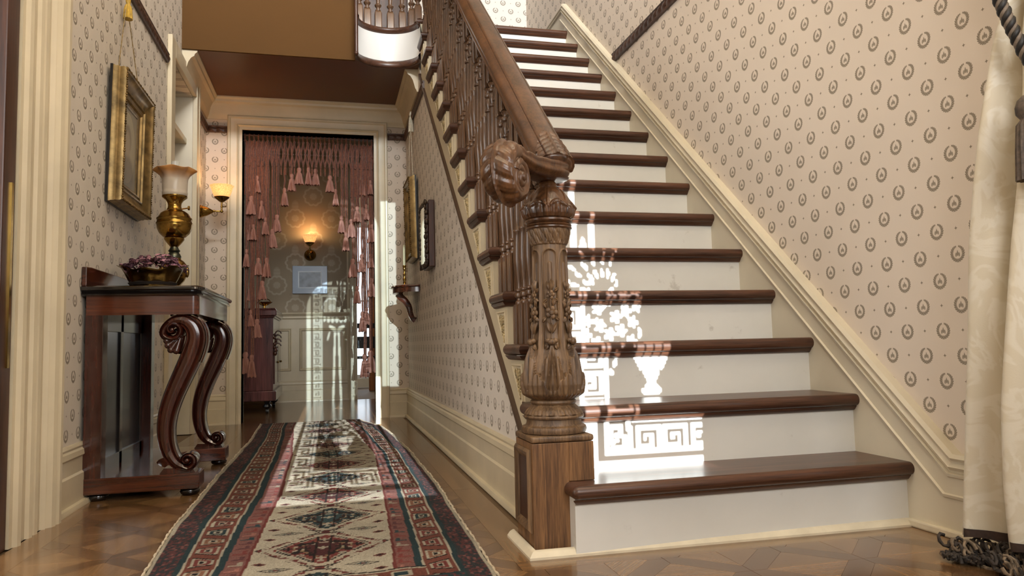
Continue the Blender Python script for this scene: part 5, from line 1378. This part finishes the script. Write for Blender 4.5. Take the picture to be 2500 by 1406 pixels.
for i, z in enumerate(zs):
    g = min(1, abs(z-1.27)/.9)                                 # 0 at the tie
    yl = np.interp(z, [.03, .18, .74, 1.21, 1.29, 1.75], [1.482, 1.474, 1.411, 1.338, 1.312, 1.40]); w = np.interp(z, [0, .5, 1.0, 1.27, 1.5, 1.75], [.44, .38, .28, .16, .24, .34])
    amp = np.interp(g, [0, .3, 1], [.020, .042, .060])
    ph = ts*2*math.pi*3.4+.5
    P[i, :, 0] = 1.515-amp*np.sin(ph)-.02*np.sin(ph*2+.6)*g+.012*np.sin(z*5+ts*9)+.05*ts*(1-g)
    P[i, :, 1] = yl-w*ts+.010*np.cos(ph)*g
    P[i, :, 2] = z+.012*np.sin(ph)*(1 if i == 0 else 0)
b = MB(); b.grid(P); cu = b.build('cloth', M['brocade'], cur, smooth=180, recalc=False)
sm = cu.modifiers.new('thickness', 'SOLIDIFY'); sm.thickness = .003
b = MB(); b.grid(np.stack([P[0]+np.array([-.005, -.004, -.004]), P[1]*.85+P[0]*.15+np.array([-.006, -.004, 0])])); b.build('hem_braid', plain('dark_brown_braid', (62, 44, 34), .8, var=.3, nscale=60), cur, smooth=180, recalc=False)
M['bullion'] = plain('dark_bullion', (58, 48, 40), .8, var=.6, nscale=60)
b = MB(); b3 = MB(); rr = random.Random(4)
for i in range(380):
    t = rr.random(); j = int(t*159); p0 = P[0, j]; dx = rr.uniform(-.055, .03); dy = rr.uniform(-.02, .035)
    x, y = p0[0]+dx, p0[1]+dy; r = rr.uniform(.0045, .0075); a0 = rr.uniform(0, 6.28); L = rr.uniform(.014, .032)
    z0_ = .006+r+.030*rr.random()**1.5; pth = [(x+L*.42*math.cos(a0+s*4.4), y+L*.42*math.sin(a0+s*4.4), z0_+.012*math.sin(s*5+a0)*(z0_ > .02)) for s in np.linspace(0, 1, 7)]
    (b if i % 3 else b3).tube(pth, [r*.6*(1+.3*math.sin(k*3)) for k in range(7)], 6)
for i in range(110):
    s = i/110; x, y = 1.412+.06*s+rr.uniform(-.012, .012), 1.487-.17*s*.6+rr.uniform(-.015, .015); a0 = rr.uniform(0, 6.28)
    b.tube([(x+.018*(k/6-.5)*math.cos(a0), y+.018*(k/6-.5)*math.sin(a0), .007+.018*rr.random()) for k in range(7)], .0036, 6)
o = b.build('bullion_fringe', M['bullion'], cur, smooth=60); o['kind'] = 'stuff'
o = b3.build('tan_fringe', plain('tan_bullion', (116, 98, 78), .8, var=.5, nscale=60), cur, smooth=60); o['kind'] = 'stuff'
# rope tie with tassel
M['rope_d'] = plain('black_silk_rope', (34, 30, 28), .5, var=.2, nscale=80); M['rope_l'] = plain('taupe_silk_rope', (128, 112, 96), .5, var=.2, nscale=80)
pth = catmull([(1.455, 1.300, 1.42), (1.440, 1.285, 1.35), (1.440, 1.275, 1.295), (1.455, 1.268, 1.235), (1.475, 1.262, 1.18), (1.50, 1.25, 1.12), (1.53, 1.20, 1.08), (1.56, 1.12, 1.07)], 16)
T = np.gradient(pth, axis=0); T /= np.linalg.norm(T, axis=1)[:, None]; N = np.cross(T, [0, 1, 0.2]); N /= np.linalg.norm(N, axis=1)[:, None]; B = np.cross(T, N)
tie = thing('curtain_tieback', 'twisted black and taupe rope tieback with tassel around the brocade curtain', 'tieback', (1.50, 1.30, 1.1))
for q in range(4):
    a = np.arange(len(pth))*.5+q*math.pi/2; b = MB(); b.tube(pth+.0078*(np.cos(a)[:, None]*N+np.sin(a)[:, None]*B), .0070 if q % 2 == 0 else .0054, 8)
    b.build('rope_strand', M['rope_d'] if q % 2 == 0 else M['rope_l'], tie, smooth=70)
b = MB(); c0 = (1.462, 1.243, .985)
th = np.linspace(0, 2*math.pi, 60, endpoint=False)
rows = [np.stack([c0[0]+r*np.cos(th)*(1+(.1*np.sin(th*14) if i > 4 else 0)), c0[1]+r*np.sin(th)*(1+(.1*np.sin(th*14) if i > 4 else 0)), c0[2]+z+th*0], -1) for i, (r, z) in enumerate(((.006, .06), (.016, .05), (.021, .035), (.020, .02), (.012, .008), (.020, -.004), (.024, -.06), (.027, -.125), (.02, -.12), (.002, -.115)))]
b.grid(np.array(rows), wrap_v=True); b.tube([(1.462, 1.243, 1.035), (1.475, 1.246, 1.08), (1.495, 1.25, 1.12)], .004, 6); b.build('tassel', plain('taupe_tassel', (92, 78, 66), .7, var=.3, nscale=80), tie, smooth=70)

# ------------------------------------------------------------------ near doorway on the left and the etched front doors behind the viewer
b = MB(); b.box(XL-.03, XL+.012, 2.27, 2.352, 0, 2.3); struct('door_1', b, M['darkwood'], smooth=0, bevel=.004)
b = MB(); b.box(XL-.125, XL-.002, 2.350, 2.362, 0, 2.3); b.box(XL-.125, XL-.002, 1.396, 1.404, 0, 2.3); b.box(XL-.125, XL-.002, 1.40, 2.36, 2.292, 2.302); b.build('jamb_lining', M['cream2'], bpy.data.objects['door_1'], smooth=0)
b = MB(); b.box(XL+.012, XL+.016, 2.318, 2.332, .50, 1.02); b.build('edge_plate', M['brass'], bpy.data.objects['door_1'], smooth=0)
def door_leaf(name, xc, W, zt, arch):
    zb = ZK-.07          # foot of the glass
    b = MB(); y0_, y1_ = -1.62, -1.57
    b.box(xc-W-.09 if not arch else -.42, xc-W, y0_, y1_, 0, zt+.07); b.box(xc+W, .385 if arch else xc+W+.135, y0_, y1_, 0, zt+.07); b.box(xc-W, xc+W, y0_, y1_, 0, zb); b.box(xc-W, xc+W, y0_, y1_, zt, zt+.07)
    if arch:
        b.box(.51, .615, y0_, y1_, 0, zt+.07); b.box(.385, .51, y0_, y1_, 0, 1.87); b.box(.385, .51, y0_, y1_, 3.30, zt+.07)  # unseen side opening added to let sun reach the far door jamb
        for s_ in (-1, 1):
            pts_ = [(xc+s_*W, zt)]+[(xc+s_*W*math.cos(a), zt-W*1.0+W*math.sin(a)) for a in np.linspace(0, math.pi/2, 14)]+[(xc, zt)]
            b.prism(pts_, 1, y0_, y1_)
    d = struct(name, b, M['darkwood'], smooth=0)
    res = .006; nx, nz_ = int(2*W/res), int((zt-zb)/res)
    U = (np.arange(nx)+.5)*res-W; V = (np.arange(nz_)+.5)*res+zb-ZK
    Ug, Vg = np.meshgrid(U, V); clear = np.zeros(Ug.shape, bool); ex = W-np.abs(Ug); ev = np.minimum(V-V[0], V[-1]-V)[:, None]+0*Ug; e = np.minimum(ex, ev)
    bs = min(1, W/.33)
    clear |= e < .046*bs                                              # clear outer band
    key = ["11111110", "10000010", "10111010", "10001010", "11111010", "00000010", "11111110"]
    key = ["1111111", "1000001", "1011101", "1010101", "1000101", "1111101", "0000001"]
    K = np.array([[int(c_) for c_ in r] for r in key]); cs_ = .0115
    cs_ *= bs; inb = (e >= .070*bs) & (e < .070*bs+7*cs_)
    horiz = (ev <= ex)
    run = np.where(horiz, Ug+10, Vg+10); dep = ((e-.070*bs)/cs_).astype(int).clip(0, 6)
    ki = (np.floor(run/cs_) % 8).astype(int); kk = np.zeros((7, 8), int); kk[:, :7] = K; kk[6, :] = 1; kk[5, 7] = 0
    clear |= inb & (kk[6-dep, ki] == 1)
    clear |= (e > .160*bs) & (e < .174*bs)
    # urn of flowers
    def ell(u, v, a, b_, r=0): 
        c_, s_ = math.cos(r), math.sin(r); du, dv = Ug-u, Vg-v; return ((du*c_+dv*s_)/a)**2+((-du*s_+dv*c_)/b_)**2 < 1
    inn = e > .182*bs; Ug = Ug/(bs*bs)
    clear |= inn & ell(0, .205, .040, .012); clear |= inn & (np.abs(Ug) < .013+.02*np.abs(Vg-.235)/.03) & (Vg > .205) & (Vg < .255)
    urn = (Vg > .25) & (Vg < .35) & (np.abs(Ug) < .078*np.sqrt(np.clip((Vg-.245)/.10, 0, 1))); clear |= inn & urn & (np.abs(np.sin(Ug*95)) > .28)
    clear |= ell(0, .362, .088, .010)
    rg = random.Random(3); fl_ = []
    for i in range(400):
        a = rg.uniform(.0, math.pi); r = .175*math.sqrt(rg.uniform(0, 1)); u, v = r*math.cos(a), .405+r*math.sin(a)*1.05
        if all(math.hypot(u-p[0], v-p[1]) > .047 for p in fl_): fl_.append((u, v))
    for u, v in fl_:
        for q in range(5): clear |= inn & ell(u+.0145*math.cos(q*1.256), v+.0145*math.sin(q*1.256), .0095, .0062, q*1.256)
        clear |= inn & ell(u, v, .0045, .0045)
    for a in (.45, .9, 1.35, 1.8, 2.25, 2.7):
        for q in np.linspace(.15, .27, 5): clear |= inn & ell(q*math.cos(a)+.012*math.sin(q*99), .42+q*math.sin(a), .013, .005, a+(.9 if int(q*100) % 2 else -.9))
    for s_ in (-1, 1):
        for q in range(6): clear |= inn & ell(s_*(.10+.010*q+.008*(q%2)), .40-.026*q, .016-.001*q, .006, s_*(.6 if q % 2 else 2.2))
    for a in np.linspace(.35, math.pi-.35, 9):
        for q in (.10, .15, .195): clear |= inn & ell(q*.9*math.cos(a), .62+q*math.sin(a), .018, .006, a+.25)
    clear |= inn & ell(0, .87, .016, .06) | inn & ell(.03, .85, .012, .04, .9) | inn & ell(-.03, .85, .012, .04, -.9)
    # ribbons rising to a bow and swag
    for s_ in (-1, 1):
        lo, hi = (1.0, 1.78) if arch else (.80, 1.36); cen = s_*(.050-.028*np.clip((Vg-lo)/(hi-lo), 0, 1)); clear |= inn & (np.abs(Ug-cen) < .0125) & (Vg > lo) & (Vg < hi)
        clear |= inn & ell(s_*.05, hi+.04, .05, .022, s_*.5); clear |= inn & ell(s_*.10, hi-.04, .010, .05, s_*.3)
    for u in np.linspace(-.15, .15, 7): clear |= inn & ell(u, hi+.135-.6*(.0225-u*u), .020, .028)
    if arch: clear |= inn & (Vg > 1.98) & ((Ug*Ug)/.17**2+((Vg-1.98)/.22)**2 < 1) & (np.abs(np.sin(Ug*60)) > .3)
    # frosted cells as merged runs, clear cells stay clear glass
    fb = MB()
    for j in range(nz_):
        row = ~clear[j]; i = 0
        while i < nx:
            if row[i]:
                k_ = i
                while k_ < nx and row[k_]: k_ += 1
                xa, xb = xc+U[i]-res/2, xc+U[k_-1]+res/2; za = V[j]+ZK-res/2
                fb.add([(xa, -1.596, za), (xb, -1.596, za), (xb, -1.596, za+res), (xa, -1.596, za+res)], [(0, 1, 2, 3)]); i = k_
            else: i += 1
    o = fb.build('frosted_glass', M['frost'], d, smooth=0, recalc=False)
    b = MB(); b.add([(xc-W, -1.592, zb), (xc+W, -1.592, zb), (xc+W, -1.592, zt), (xc-W, -1.592, zt)], [(0, 1, 2, 3)]); b.build('glass_pane', M['winglass'], d, smooth=0, recalc=False)
ZK = .215+SUN_TAN*(2.006+1.6)
m, nt, p = newmat('acid_etched_frosting'); tr = nt.nodes.new('ShaderNodeBsdfTranslucent'); tr.inputs[0].default_value = (.42, .43, .43, 1); df = nt.nodes.new('ShaderNodeBsdfDiffuse'); df.inputs[0].default_value = (.8, .8, .8, 1)
mx = nt.nodes.new('ShaderNodeMixShader'); mx.inputs[0].default_value = .6; nt.links.new(tr.outputs[0], mx.inputs[1]); nt.links.new(df.outputs[0], mx.inputs[2]); nt.links.new(mx.outputs[0], nt.nodes['Material Output'].inputs[0]); M['frost'] = m
m, nt, p = newmat('window_glass'); tr = nt.nodes.new('ShaderNodeBsdfTransparent'); gl = nt.nodes.new('ShaderNodeBsdfGlossy'); gl.inputs['Roughness'].default_value = .02; mx = nt.nodes.new('ShaderNodeMixShader'); mx.inputs[0].default_value = .06
nt.links.new(tr.outputs[0], mx.inputs[1]); nt.links.new(gl.outputs[0], mx.inputs[2]); nt.links.new(mx.outputs[0], nt.nodes['Material Output'].inputs[0]); M['winglass'] = m
m, nt, p = newmat('sun_filter_glass'); tr = nt.nodes.new('ShaderNodeBsdfTransparent'); tr.inputs[0].default_value = (.36, .39, .40, 1); gl = nt.nodes.new('ShaderNodeBsdfGlossy'); gl.inputs['Roughness'].default_value = .05; mx = nt.nodes.new('ShaderNodeMixShader'); mx.inputs[0].default_value = .06
nt.links.new(tr.outputs[0], mx.inputs[1]); nt.links.new(gl.outputs[0], mx.inputs[2]); nt.links.new(mx.outputs[0], nt.nodes['Material Output'].inputs[0]); M['sun_filter'] = m
door_leaf('door_2', .07, .30, 3.34, True); door_leaf('door_3', 1.005, .31, 2.745, False)
b = MB(); b.box(-.235, .375, -1.604, -1.600, 1.95, 3.36); b.box(.38, .515, -1.604, -1.600, 1.85, 3.32); b.build('sun_filter_pane', M['sun_filter'], bpy.data.objects['door_2'], smooth=0)  # unseen filter panes added to weaken the sun on jamb and wainscot
b = MB(); b.box(-.42, 1.44, -1.66, -1.655, 3.72, 4.58); struct('window_2', b, M['frost'], smooth=0)  # frosting added to keep direct sun from coming through the upper window
# unseen drape added over the right hand leaf to cut off the sun
b = MB(); xs_ = np.linspace(1.066, 1.46, 60); b.grid(np.array([[(x, -1.50+.02*math.sin(x*70), z) for x in xs_] for z in (0.02, 2.75)]))
tag(b.build('drape_sun_blocker', M['brocade'], smooth=180, recalc=False), 'unseen cream drape added to block sun at the right front door', 'curtain')
